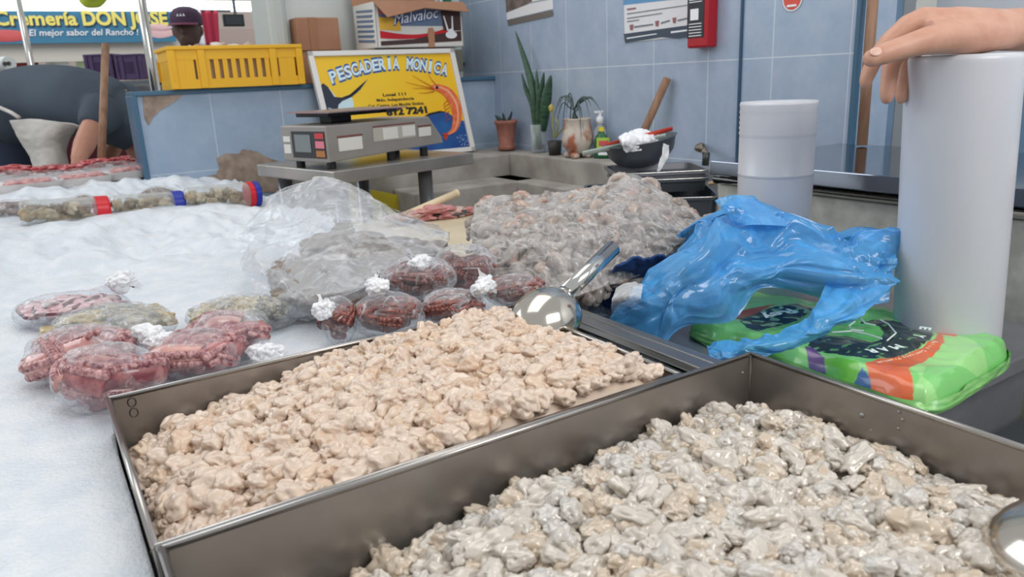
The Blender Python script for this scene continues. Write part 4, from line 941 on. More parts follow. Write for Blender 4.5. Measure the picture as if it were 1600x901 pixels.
# ================================================================ people
SKIN = mat('skin_warm', (190, 138, 116), .5, c2=(178, 124, 104), nscale=18, sss=.15)
# bent worker
def Dp(px, py, d): return D(px, py, d)
hip = Dp(-25, 200, 3.25); mid = Dp(55, 158, 3.2); chest = Dp(125, 158, 3.12); sh_ = Dp(168, 172, 3.05)
t = thing('person', 'worker in a grey shirt and pale apron bending forward behind the meat trays', 'person', (hip.x, hip.y, 0))
m = MB()
m.tube([cr([hip, mid, chest, Dp(185, 180, 3.15)], i/14) for i in range(15)], [.150-.035*i/14 for i in range(15)], 20, flat=1.0)
neck = Dp(208, 205, 3.25); m.tube([Dp(182, 180, 3.15), neck], [.06, .05], 12)
m.lump(Dp(222, 222, 3.28), (.075, .075, .10), 3, .03)
m.lump(Dp(222, 222, 3.28)+Vector((.03, -.06, -.06)), (.012, .018, .014), 2, 0)
el = Dp(141, 205, 2.93); wr = Dp(121, 250, 2.86)
m.tube([Dp(165, 170, 3.0), el, Dp(131, 228, 2.9), wr], [.052, .042, .040, .027], 14)
hd = wr+Vector((0, 0, -.03)); m.lump(hd, (.030, .022, .045), 2, .05)
for k in range(5):
    a = hd+Vector((-.018+.009*k, .0, -.02)); m.tube([a, a+Vector((-.004+.003*k, -.012, -.035)), a+Vector((-.002+.002*k, -.006, -.065))], [.0085, .0075, .006], 8)
el2 = Dp(185, 215, 3.45); m.tube([Dp(185, 175, 3.35), el2, Dp(165, 262, 3.4)], [.05, .038, .03], 12)
for s_ in (-.09, .09):
    kx_ = Vector((s_*.85, -s_*.5, 0)); h2 = Vector((hip.x, hip.y, hip.z-.04))+kx_
    m.tube([h2, Vector((h2.x+.03, h2.y-.04, .55)), Vector((h2.x, h2.y+.02, .10))], [.105, .075, .05], 14); m.tube([Vector((h2.x, h2.y+.03, .045)), Vector((h2.x+.02, h2.y-.18, .035))], [.045, .035], 10)
remesh(m, 'body', SKIN, t, .009, 8)
GS = mat('grey_shirt', (72, 84, 96), .85, c2=(66, 76, 88), nscale=6)
m = MB(); m.tube([cr([Dp(4, 178, 3.22), Dp(58, 160, 3.2), Dp(125, 160, 3.12), Dp(182, 178, 3.13)], i/16) for i in range(17)], [.163-.03*i/16 for i in range(17)], 22)
m.tube([Dp(165, 172, 3.02), Dp(152, 186, 2.97), Dp(146, 200, 2.95)], [.085, .072, .062], 16); m.tube([Dp(182, 176, 3.3), Dp(186, 200, 3.42)], [.08, .06], 14)
m.tube([Dp(150, 170, 3.1), Dp(215, 200, 3.2)], [.125, .11], 16); m.lump(Dp(188, 172, 3.30), .125, 3, 0)
remesh(m, 'shirt', GS, t, .011, 10)
m = MB(); m.tube([Dp(-45, 190, 3.25), Dp(-5, 188, 3.24)], [.165, .165], 20)
for s_ in (-.09, .09):
    kx_ = Vector((s_*.85, -s_*.5, 0)); h2 = Vector((hip.x, hip.y, hip.z-.04))+kx_; m.tube([h2+Vector((0, 0, .05)), Vector((h2.x+.03, h2.y-.04, .55)), Vector((h2.x, h2.y+.02, .12))], [.13, .10, .075], 16)
remesh(m, 'trousers', mat('navy_trousers', (42, 52, 72), .8), t, .012, 6)
AP = mat('pale_apron', (204, 200, 194), .6, c2=(188, 182, 176), nscale=9)
ctrl = [[Dp(16, 188, 2.98), Dp(50, 186, 2.96), Dp(92, 190, 2.95), Dp(128, 195, 2.97)], [Dp(30, 215, 3.0), Dp(58, 212, 2.96), Dp(85, 212, 2.97), Dp(112, 208, 3.05)], [Dp(48, 245, 3.02), Dp(68, 240, 2.98), Dp(88, 236, 3.0), Dp(103, 235, 3.08)], [Dp(60, 290, 3.02), Dp(75, 290, 2.98), Dp(95, 290, 3.0), Dp(112, 290, 3.05)]]
MB().grid(crumple(surf(ctrl, 40, 40), .006, 14, 6)).build('apron', AP, t, smooth=True, solid=.004)
m = MB(); m.tube([Dp(0, 168, 3.05), Dp(18, 176, 3.0), Dp(30, 184, 2.98)], .008, 8); m.build('apron_string', AP, t, smooth=True)
MB().lump(Dp(224, 214, 3.29), (.082, .082, .095), 3, .05, seed=2).build('hair', mat('dark_hair', (38, 32, 30), .7), t, smooth=True)

# man in the cap
hc = D(293, 46, 4.7)
t = thing('person', 'man in a purple cap standing behind the yellow crate', 'person', (hc.x, hc.y, 0))
fc = Vector((-.45, -.9, 0)).normalized(); sd = Vector((-fc.y, fc.x, 0))
m = MB()
m.lump(hc+Vector((0, 0, .0)), (.080, .090, .112), 3, .02); m.lump(hc+fc*.03+Vector((0, 0, -.06)), (.055, .055, .055), 2, 0)
m.lump(hc+fc*.092+Vector((0, 0, -.012)), (.014, .014, .024), 2, 0)
for s_ in (-1, 1): m.lump(hc+sd*.082*s_+Vector((0, 0, -.01)), (.014, .022, .032), 2, 0); m.lump(hc+fc*.078+sd*.03*s_+Vector((0, 0, .012)), (.016, .010, .008), 2, 0)
m.lump(hc+fc*.075+Vector((0, 0, -.055)), (.026, .016, .010), 2, 0)
m.tube([hc+Vector((0, 0, -.09)), hc+Vector((0, 0, -.20))], [.055, .062], 14)
b = Vector((hc.x, hc.y, 0))
m.tube([b+Vector((0, 0, hc.z-.20)), b+Vector((0, 0, hc.z-.30)), b+Vector((0, 0, hc.z-.62)), b+Vector((0, 0, .92))], [.07, .165, .15, .155], 18)
for s_ in (-1, 1):
    m.tube([b+sd*.17*s_+Vector((0, 0, hc.z-.28)), b+sd*.23*s_+Vector((0, 0, hc.z-.57)), b+sd*.20*s_+fc*.2+Vector((0, 0, hc.z-.62))], [.055, .042, .03], 12)
    h_ = b+sd*.2*s_+fc*.24+Vector((0, 0, hc.z-.63)); m.lump(h_, (.035, .035, .018), 2, 0)
    for k in range(5): m.tube([h_+sd*(.016*(k-2)), h_+sd*(.018*(k-2))+fc*.045, h_+sd*(.018*(k-2))+fc*.07+Vector((0, 0, -.02))], [.009, .008, .006], 7)
    m.tube([b+sd*.09*s_+Vector((0, 0, .95)), b+sd*.10*s_+Vector((0, 0, .5)), b+sd*.10*s_+Vector((0, 0, .08))], [.095, .065, .045], 14); m.tube([b+sd*.1*s_+Vector((0, 0, .04)), b+sd*.1*s_+fc*.16+Vector((0, 0, .035))], [.042, .035], 10)
remesh(m, 'body', mat('skin_backlit', (92, 70, 64), .6), t, .008, 5)  # shade on the backlit man is put into his skin colour
m = MB(); m.tube([b+Vector((0, 0, hc.z-.19)), b+Vector((0, 0, hc.z-.30)), b+Vector((0, 0, hc.z-.62)), b+Vector((0, 0, .90))], [.085, .18, .165, .17], 18)
for s_ in (-1, 1): m.tube([b+sd*.16*s_+Vector((0, 0, hc.z-.27)), b+sd*.225*s_+Vector((0, 0, hc.z-.50))], [.075, .06], 12)
remesh(m, 'shirt', mat('navy_shirt', (36, 44, 64), .8), t, .010, 5)
m = MB()
for s_ in (-1, 1): m.tube([b+sd*.09*s_+Vector((0, 0, .98)), b+sd*.10*s_+Vector((0, 0, .5)), b+sd*.10*s_+Vector((0, 0, .1))], [.11, .08, .065], 14)
remesh(m, 'trousers', mat('dark_trousers', (40, 42, 50), .8), t, .012, 5)
CAPM = mat('cap_purple', (72, 48, 74), .7)
MC = Matrix.Translation(hc+Vector((0, 0, .035)))
t2 = MB().lathe([(.094, -.01), (.097, .02), (.090, .055), (.068, .084), (.035, .098), (0, .102)], 28, MC).build('cap', CAPM, t, smooth=True)
m = MB(); A_ = [MC @ (fc*math.cos(a)*.092+sd*math.sin(a)*.092+Vector((0, 0, -.002))) for a in np.linspace(-1.1, 1.1, 14)]; B_ = [MC @ (fc*(math.cos(a)*.165)+sd*math.sin(a)*.105+Vector((0, 0, -.02))) for a in np.linspace(-1.0, 1.0, 14)]
m.grid([A_, B_]).build('cap_brim', mat('cap_brim', (112, 56, 78), .7), t2, smooth=True, solid=.004)
m = MB(); e = MC @ (fc*.100+Vector((0, 0, .04)))
for s_ in (-1, 0, 1): m.poly([e+sd*(.018*s_)+Vector((0, 0, .012)), e+sd*(.018*s_+.008)+Vector((0, 0, -.004)), e+sd*(.018*s_-.008)+Vector((0, 0, -.004))])
m.build('cap_emblem', PAPER, t2)

# ================================================================ steel trays of chopped fish
TRAYM = mat('tray_steel', (166, 161, 156), .36, .85, c2=(148, 142, 137), nscale=7, bump=.06, bscale=70)
def steel_tray(label, x0, x1, y0, y1, z0, z1, rivets=()):
    t = thing('steel_tray', label, 'tray', ((x0+x1)/2, (y0+y1)/2, z0)); th = .0022; f = .004
    def ring(i, z, k): return [Vector((x0+i+k, y0+i+k, z)), Vector((x1-i-k, y0+i+k, z)), Vector((x1-i-k, y1-i-k, z)), Vector((x0+i+k, y1-i-k, z))]
    rs = [ring(0, z1, 0), ring(0, z0, f), ring(th, z0+th, f), ring(th, z1, 0)]
    m = MB(); vs = [p for r in rs for p in r]; fs = []
    for a in range(3):
        for j in range(4): fs.append((a*4+j, (a+1)*4+j, (a+1)*4+(j+1) % 4, a*4+(j+1) % 4))
    fs += [(4, 5, 6, 7), (11, 10, 9, 8), (0, 3, 2, 1)][:2]
    m.add(vs, fs); m.build('tray_body', TRAYM, t)
    m = MB(); r = ring(.001, z1, 0)
    for j in range(4): m.tube([r[j], r[(j+1) % 4]], .0026, 10)
    m.build('rolled_rim', CHROME if False else mat('rim_steel', (176, 172, 168), .25, 1), t, smooth=True)
    for cx, cy in ((x0, y0), (x1, y0), (x1, y1), (x0, y1)): MB().tube([(cx+(.003 if cx == x0 else -.003), cy+(.003 if cy == y0 else -.003), z0+.004), (cx+(.0022 if cx == x0 else -.0022), cy+(.0022 if cy == y0 else -.0022), z1)], .0024, 6).build('corner_seam', mat('seam_steel', (104, 100, 96), .4, 1), t, smooth=True)
    if rivets:
        m = MB()
        for p, r_ in rivets: m.lump(p, r_, 1, 0)
        m.build('droplets', mat('water_drop', (150, 150, 148), .05, .6), t, smooth=True)
    return t
Ax0, Ax1, Ay0, Ay1 = .023, .472, .4685, .754
Bx0_, Bx1_, By0_, By1_ = .026, .5615, .130, .4645
Z1A, Z1B = 1.079, 1.080
dr = []
random.seed(2)
for px, py in ((1347, 648), (1405, 643), (1410, 655), (1404, 669), (1160, 582), (1362, 672)):
    p = on(px, py, 0, Bx1_-.0024) if px > 1180 else on(px, py, 1, By1_-.0026); dr.append((p, .0016 if px != 1347 else .0026))
tA = steel_tray('steel tray heaped with peach coloured fish chunks, the farther of the two trays', Ax0, Ax1, Ay0, Ay1, .98, Z1A)
m = MB()
for dz in (0, .0105):
    cc = on(206, 628, 1, Ay1-.0026)
    m.tube([cc+Vector((.0035*math.cos(a), -.0004, -dz+.0045*math.sin(a))) for a in np.linspace(0, 2*PI, 17)], .0006, 5, cap=False)
m.build('stamped_digits', mat('stamp', (80, 78, 76), .5, .8), tA)
tB = steel_tray('steel tray of wet whitish fish chunks, the nearer of the two trays', Bx0_, Bx1_, By0_, By1_, .98, Z1B, dr)

def sstep(a, b, x): x = min(max((x-a)/(b-a), 0), 1); return x*x*(3-2*x)
def hA(x, y):
    u = (x-Ax0)/(Ax1-Ax0); v = (y-Ay0)/(Ay1-Ay0)
    z = 1.044+.034*sstep(.05, .6, u)*(1-.35*sstep(.85, 1, u))+.010*sstep(1, .3, v)*sstep(0, .3, u)+.006*noise.noise(Vector((x*13, y*13, 0)))
    z -= .012*sstep(.85, 1, v)*(1-sstep(.4, .6, u)) + .012*sstep(.12, 0, u)
    z -= .010*sstep(.93, 1, v) + .010*sstep(.97, 1, u)
    return z
def hB(x, y):
    u = (x-Bx0_)/(Bx1_-Bx0_); v = (y-By0_)/(By1_-By0_)
    z = 1.036+.010*sstep(0, .5, u)+.010*noise.noise(Vector((x*8, y*8, 5)))
    z -= .022*sstep(.80, 1, v)*(1-.3*sstep(.4, .9, u)) + .018*sstep(.86, 1, u) + .034*sstep(.34, 0, u)
    z += .006*sstep(.45, .75, v)*sstep(.5, .8, u)
    return z
def fishm(name, c, c2, rough, coat, bump): return mat(name, c, rough, spec=.5, c2=c2, nscale=50, sss=.12, bump=bump, bscale=170, coat=coat)
FAc = [fishm('fish_peach', (212, 190, 171), (224, 205, 188), .26, .4, .12), fishm('fish_peach_warm', (210, 180, 154), (220, 198, 176), .26, .4, .12), fishm('fish_peach_pink', (210, 181, 165), (222, 200, 186), .26, .4, .12)]
FBc = [fishm('fish_white', (200, 191, 179), (212, 204, 193), .13, 1, .10), fishm('fish_white_warm', (198, 180, 158), (208, 194, 176), .13, 1, .10), fishm('fish_white_cool', (194, 188, 180), (208, 203, 195), .13, 1, .10)]
def variants(n, seed, amp, sharp, el, mats, name):
    out = []; rnd = random.Random(seed)
    for i in range(n):
        m = MB(); m.lump((0, 0, 0), (1*rnd.uniform(1, el), 1, rnd.uniform(.65, .9)), 3, amp, rnd.uniform(1.1, 1.7), seed=seed+i*3, sharp=sharp)
        me = bpy.data.meshes.new(name); me.from_pydata([tuple(v) for v in m.v], [], m.f); me.materials.append(mats[0 if rnd.random() < .6 else rnd.choice((1, 2))])
        me.polygons.foreach_set('use_smooth', [True]*len(me.polygons)); out.append((me, m))
    return out
def heap(hf, x0, x1, y0, y1, step, rad, seed, jit=.4, top=.35):
    rnd = random.Random(seed); cand = []; n = 0; e = rad*1.7
    cl = lambda x, y: (min(max(x, x0+e), x1-e), min(max(y, y0+e), y1-e))
    y = y0+e
    while y < y1-e+step*.4:
        x = x0+e+(step/2 if n % 2 else 0)
        while x < x1-e+step*.4:
            px, py = cl(x+rnd.uniform(-jit, jit)*step, y+rnd.uniform(-jit, jit)*step)
            cand.append(Vector((px, py, hf(px, py)+rnd.uniform(-.45, .30)*rad)))
            if rnd.random() < top: q = cl(px+rnd.uniform(-1, 1)*step*.5, py+rnd.uniform(-1, 1)*step*.5); cand.append(Vector((q[0], q[1], hf(*q)+rad*rnd.uniform(.3, .9))))
            x += step
        y += step*.88; n += 1
    out = []
    for c in cand:
        r = rad*rnd.uniform(.72, 1.25); v = c-EYE; d = v.dot(FWD); px = CX+F*v.dot(RT)/d; py = CY-F*v.dot(UP)/d
        out.append((d if -25 < px < 1625 and py < 925 else 99., Matrix.Translation(c) @ Matrix.Rotation(rnd.uniform(0, 2*PI), 4, 'Z') @ Matrix.Rotation(rnd.uniform(-.8, .8), 4, 'X') @ Matrix.Rotation(rnd.uniform(-.35, .35), 4, 'Y') @ Matrix.Scale(r, 4)))
    return out
def pile(items, hf, x0, x1, y0, y1, rad, vars_, label, group, stuff_label, cut, seed):
    rnd = random.Random(seed); big = MB(); mi = []; mats = []
    for d, M in items:
        me, m = rnd.choice(vars_)
        if d <= cut:
            o = bpy.data.objects.new('fish_chunk', me); COL.objects.link(o); o.matrix_world = M; tag(o, label, 'fish', group); continue
        big.add([M @ v for v in m.v], m.f)
        if me.materials[0] not in mats: mats.append(me.materials[0])
        mi += [mats.index(me.materials[0])]*len(m.f)
    G = [[Vector((x, y, hf(x, y)-rad*(.55+2.2*max(0, 1-min(x-x0, x1-x, y-y0, y1-y)/.016)))) for x in np.linspace(x0+.004, x1-.004, 60)] for y in np.linspace(y0+.004, y1-.004, 40)]
    n0 = len(big.f); big.grid(G); mi += [0]*(len(big.f)-n0)
    o = big.build('chopped_fish', mats[0], None, smooth=True)
    for q in mats[1:]: o.data.materials.append(q)
    o.data.polygons.foreach_set('material_index', mi)
    tag(o, stuff_label, 'fish', kind='stuff')
VA = variants(14, 11, .24, .30, 1.5, FAc, 'fish_chunk'); VB = variants(14, 77, .23, .36, 1.6, FBc, 'fish_chunk')
RA, RB_ = .0090, .0096
IA = heap(hA, Ax0, Ax1, Ay0, Ay1, .0126, RA, 5); IB = heap(hB, Bx0_, Bx1_, By0_, By1_, .0130, RB_, 6, top=.3)
CUT = sorted(d for d, _ in IA+IB)[299]
pile(IA, hA, Ax0, Ax1, Ay0, Ay1, RA, VA, 'peach coloured raw fish chunk in the front part of the farther steel tray', 'fish chunks in the farther tray', 'remaining peach coloured fish chunks heaped in the farther steel tray', CUT, 1)
pile(IB, hB, Bx0_, Bx1_, By0_, By1_, RB_, VB, 'wet whitish raw fish chunk in the nearer steel tray', 'fish chunks in the nearer tray', 'remaining wet whitish fish chunks in the nearer steel tray', CUT, 2)

# ================================================================ scoops
SCOOP = mat('scoop_steel', (200, 194, 184), .14, 1, c2=(186, 180, 170), nscale=12)
def scoop(label, c, a, L, Wd, Hh, hl, hr, up=(0, 0, 1), h0=.9):
    c = Vector(c); a = Vector(a).normalized(); s_ = Vector(up).cross(a).normalized(); n_ = a.cross(s_)
    t = thing('metal_scoop', label, 'scoop', c)
    G = []
    for i in range(25):
        th = -.35+i/24*(PI/2+.35)*1.0     # from open end to closed end along a
        th = -PI/2+PI*(.10+.90*i/24)
        row = []
        for j in range(33):
            ph = -.12+(PI+.24)*j/32
            taper = 1 if th > 0 else 1-.12*(th/(PI/2))**2
            row.append(c+a*(L*math.sin(th))+s_*(Wd*math.cos(th)*math.cos(ph)*taper)+n_*(Hh*math.cos(th)*math.sin(ph)))
        G.append(row)
    MB().grid(G).build('scoop_bowl', SCOOP, t, smooth=True, solid=.0015)
    h1_ = c+a*(L*h0)+n_*(Hh*.25); h2_ = h1_+a*hl+n_*(hl*.0)
    MB().tube([h1_, h2_, ], hr, 24, cap=False).build('handle', CHROME, t, smooth=True, solid=.0012)
    MB().tube([h1_-a*.006, h1_+a*.004], [hr*1.25, hr*1.1], 20).build('collar', SCOOP, t, smooth=True)
    return t
hb, he = D(893, 462, .905), D(958, 400, .985)
bc = D(851, 505, .875)
scoop('shiny metal scoop lying on the fish at the back corner of the farther tray', bc, hb-bc+(he-hb)*.5, .050, .041, .040, (he-hb).length*1.05, .0105, h0=.90)
c2 = D(1640, 900, .50)
scoop('shiny metal scoop cut off at the lower right corner, in the nearer tray', Vector((.500, .152, 1.046)), (.35, -.8, .25), .062, .05, .045, .09, .012)

# ================================================================ octopus, clams and their bags on the ice
OCT = mat('octopus_pink', (184, 124, 122), .26, c2=(138, 76, 84), nscale=70, sss=.35, coat=.5, lo=.4, hi=.62)
OCTP = mat('octopus_pale', (214, 166, 156), .26, c2=(186, 128, 124), nscale=40, sss=.35, coat=.5)
SUCK = mat('sucker', (206, 160, 158), .3, c2=(120, 60, 70), nscale=160, coat=.4)
OCR = mat('octopus_red', (126, 62, 54), .25, c2=(74, 34, 34), nscale=80, coat=.6); SUCR = mat('sucker_red', (160, 92, 78), .3, c2=(90, 44, 40), nscale=170, coat=.5)
FILM = film('clear_film', (236, 238, 240), .05, .30, .45, 75, .12)
FILMK = film('knot_film', (246, 247, 249), .74, .25, .3, 90, .16)
FILMB = film('cloudy_film', (210, 212, 215), .22, .36, .5, 30, .16, bump=.5, bscale=30)
def octopus(label, c, rx, ry, rz_, ang, seed, body, suck, n=5, thick=.016):
    if body is OCR: n, thick = 9, .0085
    rnd = random.Random(seed); c = Vector(c); R = Matrix.Rotation(ang, 4, 'Z'); t = thing('octopus', label, 'octopus', c-Vector((0, 0, rz_)))
    m = MB(); m.lump(c-Vector((0, 0, rz_*.1)), (rx*.80, ry*.80, rz_*.80), 3, .16, 1.6, seed=seed, M=R)
    m.lump(c+R @ Vector((rx*.30, -ry*.25, rz_*.10)), (rx*.52, ry*.6, rz_*.68), 3, .12, 1.5, seed=seed+3, M=R); m.build('octopus_body', body, t, smooth=True)
    for i in range(n):
        # each arm wanders over the ellipsoid from its own starting side
        a0 = 2*PI*i/n+rnd.uniform(-.4, .4); el = rnd.uniform(.0, .35); turn = rnd.choice((-1, 1))*rnd.uniform(.10, .26); pts = []; a = a0; e_ = el; climb = rnd.uniform(.10, .2)
        for k in range(12):
            d = Vector((math.cos(a)*math.cos(e_), math.sin(a)*math.cos(e_), math.sin(e_)))
            kk = .94-.012*k
            pts.append(c+R @ Vector((d.x*rx*kk, d.y*ry*kk, d.z*rz_*kk-rz_*.08)))
            a += turn*1.5+.12*math.sin(k+seed); e_ += climb*math.cos(k*.42)
        P_ = [cr(pts, q/34) for q in range(35)]; r0 = thick*rnd.uniform(.85, 1.2)
        rs = [r0*(1-.62*q/34) for q in range(35)]
        tt = MB().tube(P_, rs, 12).build('tentacle', OCTP if (i % 2 and body is OCT) else body, t, smooth=True)
        m = MB(); side = rnd.choice((-1, 1))
        for q in range(1, 34):
            d = (P_[q+1]-P_[q-1]).normalized(); out = (P_[q]-c+Vector((0, 0, rz_*.4))).normalized(); sd_ = d.cross(out).normalized()
            for s_ in (-.45, .45):
                nn = (out*.75+sd_*(s_+.6*side)).normalized(); m.lump(P_[q]+nn*rs[q]*.93, rs[q]*.33, 1, 0)
        m.build('suckers', suck, tt, smooth=True)
    return t
def wrap_bag(label, c, rx, ry, rz_, ang, seed, knot=None, kr=.016, fm=None, fr=14):
    c = Vector(c); R = Matrix.Rotation(ang, 4, 'Z'); t = thing('plastic_bag', label, 'bag', c-Vector((0, 0, rz_)))
    kd = (Vector(knot)-c).normalized() if knot is not None else Vector((0, 0, 1))
    u_ = kd.orthogonal().normalized(); v_ = kd.cross(u_); G = []
    Ri = R.inverted()
    for i in range(44):
        th = PI*i/43; row = []
        for j in range(65):
            ph = 2*PI*j/64; d = kd*math.cos(th)+(u_*math.cos(ph)+v_*math.sin(ph))*math.sin(th); dl = Ri @ d
            k = 1/math.sqrt((dl.x/rx)**2+(dl.y/ry)**2+(dl.z/rz_)**2)
            ph_ = ph if j < 64 else 0
            pn = Vector((math.cos(ph_)*fr/6, math.sin(ph_)*fr/6, th*.9+seed))
            k *= 1+.10*noise.noise(pn*1.6)*math.sin(th)+.05*ridge(pn*3)*math.sin(th)+.05*noise.noise(d*3+Vector((seed, 0, 0)))
            if knot is not None:
                w_ = max(0, 1-th/.55)**2; tgt = (Vector(knot)-c).length; k = k*(1-w_)+tgt*w_
            row.append(c+d*k)
        G.append(row)
    MB().grid(G).build('bag_body', fm or FILM, t, smooth=True)
    if knot is not None:
        K = Vector(knot); m = MB(); rnd = random.Random(seed)
        for q in range(7):
            dv = (kd*rnd.uniform(.2, 1.2)+Vector((rnd.uniform(-1, 1), rnd.uniform(-1, 1), rnd.uniform(-.2, 1)))*.8).normalized(); e = K+dv*kr*rnd.uniform(.5, 1.1)
            m.lump(e, (kr*.75, kr*.6, kr*.55), 3, .22, 1.8, seed=seed+q)
        m.lump(K, kr*.8, 2, .2, seed=seed); m.build('bag_knot', FILMK, t, smooth=True)
        m = MB()
        for q in range(5):
            a = rnd.uniform(0, 2*PI); d1 = (u_*math.cos(a)+v_*math.sin(a)); m.grid([[K+kd*kr*.5+d1*(kr*.2*e), K+kd*kr*(1+.7*rnd.random())+d1*(kr*(.4+e)*.9)+v_*kr*.4*e] for e in np.linspace(0, 1.4, 6)])
        m.build('bag_tail', FILMK, t, smooth=True)
    return t
def zc(px, py, z): return Zp(px, py, z)
PXM = lambda px, D_: px*D_/1180
def lay(px, py, z, wpx, hpx):        # centre of a lump seen at px,py resting near height z; returns centre, rx, rz
    c = Zp(px, py, z); d = (c-EYE).dot(FWD); return c, wpx/2*d/1180, hpx/2*d/1180
VA_ = math.radians(-32)              # sideways direction as seen by the camera
# light pink octopus, left group
ob = [(128, 556, 165, 95, 'behind the one at the tray corner', None, 21), (180, 602, 155, 118, 'nearest one, at the tray corner', None, 22), (322, 563, 140, 85, 'leaning on the tray rim', None, 23), (356, 528, 122, 85, 'rounder one below the tan clam bag', None, 24)]
for px, py, w_, h_, l, kn, sd_ in ob:
    c, rx, rz_ = lay(px, py, 1.082, w_, h_); rz_ = min(rz_*.9, .042); c.z = 1.042+rz_*.92
    dd_ = Zp(px, py, c.z); c = Vector((dd_.x, dd_.y, c.z))
    if sd_ in (22, 23): c += Vector((-.004, .022, .0))
    octopus('pink octopus in clear plastic, '+l, c, rx*.93, min(rx*.62, .05), rz_*.95, VA_+(.25 if sd_ == 22 else 0), sd_, OCT, SUCK, 5, .0155)
    wrap_bag('clear bag around the pink octopus, '+l, c+Vector((0, 0, .002)), rx*1.04, min(rx*.74, .062), rz_*1.12, VA_+(.25 if sd_ == 22 else 0), sd_)
# arm to the left of the first
t = thing('octopus', 'thick pink octopus arm pointing left on the ice', 'octopus', Zp(40, 580, 1.05))
P_ = [cr([Zp(150, 545, 1.085), Zp(95, 560, 1.075), Zp(62, 572, 1.068), Zp(44, 572, 1.062)], i/20) for i in range(21)]
MB().tube(P_, [.020-.010*i/20 for i in range(21)], 14).build('arm_flesh', OCTP, t, smooth=True)
m = MB()
for i in range(20):
    for s_ in (-.0045, .0045): m.lump(P_[i]+Vector((s_, .002+s_, .017-.009*i/20)), .0042-.002*i/20, 1, 0)
m.build('suckers', SUCK, t, smooth=True)
# chopped octopus bag, clam bags
def filled(label, blabel, px, py, w_, h_, z, knot, sd_, mk_, n, cat, gname, nm_, size=.012):
    c, rx, rz_ = lay(px, py, z, w_, h_); ry = rx*.62; rz_ = min(rz_*.8, .036); c.z = 1.043+rz_*.85; q = Zp(px, py, c.z); c = Vector((q.x, q.y, c.z)); R = Matrix.Rotation(VA_, 4, 'Z'); rnd = random.Random(sd_)
    for i in range(n):
        ph = i*2.399; rr = math.sqrt((i+.5)/n); u, v = rr*math.cos(ph), rr*math.sin(ph)
        p = c+R @ Vector((u*rx*.86, v*ry*.86, rz_*.72*math.sqrt(max(1-rr*rr*.9, 0))-.004))
        o = mk_(p, rnd, i); tag(o, label, cat, gname)
    # core under the visible pieces
    wrap_bag(blabel, c, rx*1.02, ry*1.04, rz_*1.12, VA_, sd_, knot, .015)
OCH = mat('octopus_slice', (216, 160, 164), .28, c2=(226, 190, 188), nscale=60, coat=.4); OCHD = mat('octopus_rind', (104, 52, 62), .3, coat=.4)
def slice_(p, rnd, i):
    M = Matrix.Rotation(rnd.uniform(0, 6), 4, 'Z') @ Matrix.Rotation(rnd.uniform(-.7, .7), 4, 'X')
    o = MB().lathe([(0, -.003), (.0085, -.003), (.0105, 0), (.0085, .003), (0, .003)], 12, Matrix.Translation(p) @ M @ Matrix.Diagonal((1.25, .9, 1.4, 1))).build('octopus_slice', OCH, None, smooth=True)
    MB().tube([p+M @ Vector((.0128*math.cos(a), .0092*math.sin(a), 0)) for a in np.linspace(0, 2*PI, 13)], .0024, 6, cap=False).build('rind', OCHD, o, smooth=True); return o
filled('slice of pink octopus with a dark rind in the leftmost bag on the ice', 'clear bag of sliced octopus lying flat, farthest left on the ice', 112, 484, 178, 62, 1.07, zc(188, 446, 1.09), 31, slice_, 46, 'octopus', 'octopus slices in the leftmost bag', 'octopus_slice')
BASE_FIX = []
MUS = [mat('mus_a', (176, 164, 136), .3, c2=(110, 104, 88), nscale=80, coat=.5), mat('mus_b', (84, 86, 80), .3, c2=(130, 126, 108), nscale=70, coat=.5), mat('mus_c', (196, 176, 130), .3, c2=(150, 130, 92), nscale=80, coat=.5)]
def mus(p, rnd, i): return MB().lump(p, (.019, .011, .010), 3, .3, 1.7, seed=i+5, M=Matrix.Rotation(rnd.uniform(-.8, .4), 4, 'Z')).build('clam_meat', MUS[rnd.choice((0, 0, 1, 2))], None, smooth=True)
filled('grey green clam meat in the knotted bag beside the sliced octopus', 'clear knotted bag of grey green clam meat behind the pink octopus', 178, 510, 190, 80, 1.07, zc(243, 528, 1.085), 32, mus, 26, 'clam', 'clam meat in the knotted bag', 'clam_meat')
def mus2(p, rnd, i): return MB().lump(p, (.014, .010, .009), 3, .35, 1.9, seed=i+50, M=Matrix.Rotation(rnd.uniform(-2, 2), 4, 'Z')).build('clam_meat', MUS[rnd.choice((0, 2, 2, 1))], None, smooth=True)
filled('tan and grey clam meat in the bag left of the big cloudy bag', 'clear bag of tan and grey clam meat left of the big cloudy bag', 378, 492, 165, 70, 1.07, zc(412, 556, 1.06), 33, mus2, 34, 'clam', 'clam meat in the right bag', 'clam_meat')
# cooked dark red octopus
rb = [(725, 425, 104, 84, None, 'farthest one near the cream board', 41), (655, 452, 112, 66, (655, 417), 'middle one with upright white knot', 42), (606, 492, 106, 70, (589, 455), 'front one with tall white knot', 43), (530, 500, 62, 74, (514, 488), 'small leftmost one', 44), (706, 480, 100, 54, (748, 452), 'low one behind the tray corner', 45), (806, 455, 88, 52, None, 'rightmost below the shrimp bag', 46)]
for px, py, w_, h_, kn, l, sd_ in rb:
    c, rx, rz_ = lay(px, py, 1.075, w_, h_); rz_ = min(rz_*.95, .040)
    if sd_ == 42: c.z = 1.09
    R_ = VA_+{41: .2, 42: 0, 43: .1, 44: 1.2, 45: 0, 46: -.1}[sd_]
    octopus('dark red octopus in clear bag, '+l, c, rx*.9, min(rx*.7, .04), rz_*.9, R_, sd_, OCR, SUCR, 5, .0125)
    kp = None if kn is None else D(kn[0], kn[1], (c-EYE).dot(FWD)-.012)
    wrap_bag('clear bag around the dark red octopus, '+l, c, rx*1.03, min(rx*.84, .05), rz_*1.1, R_, sd_, kp, .013)

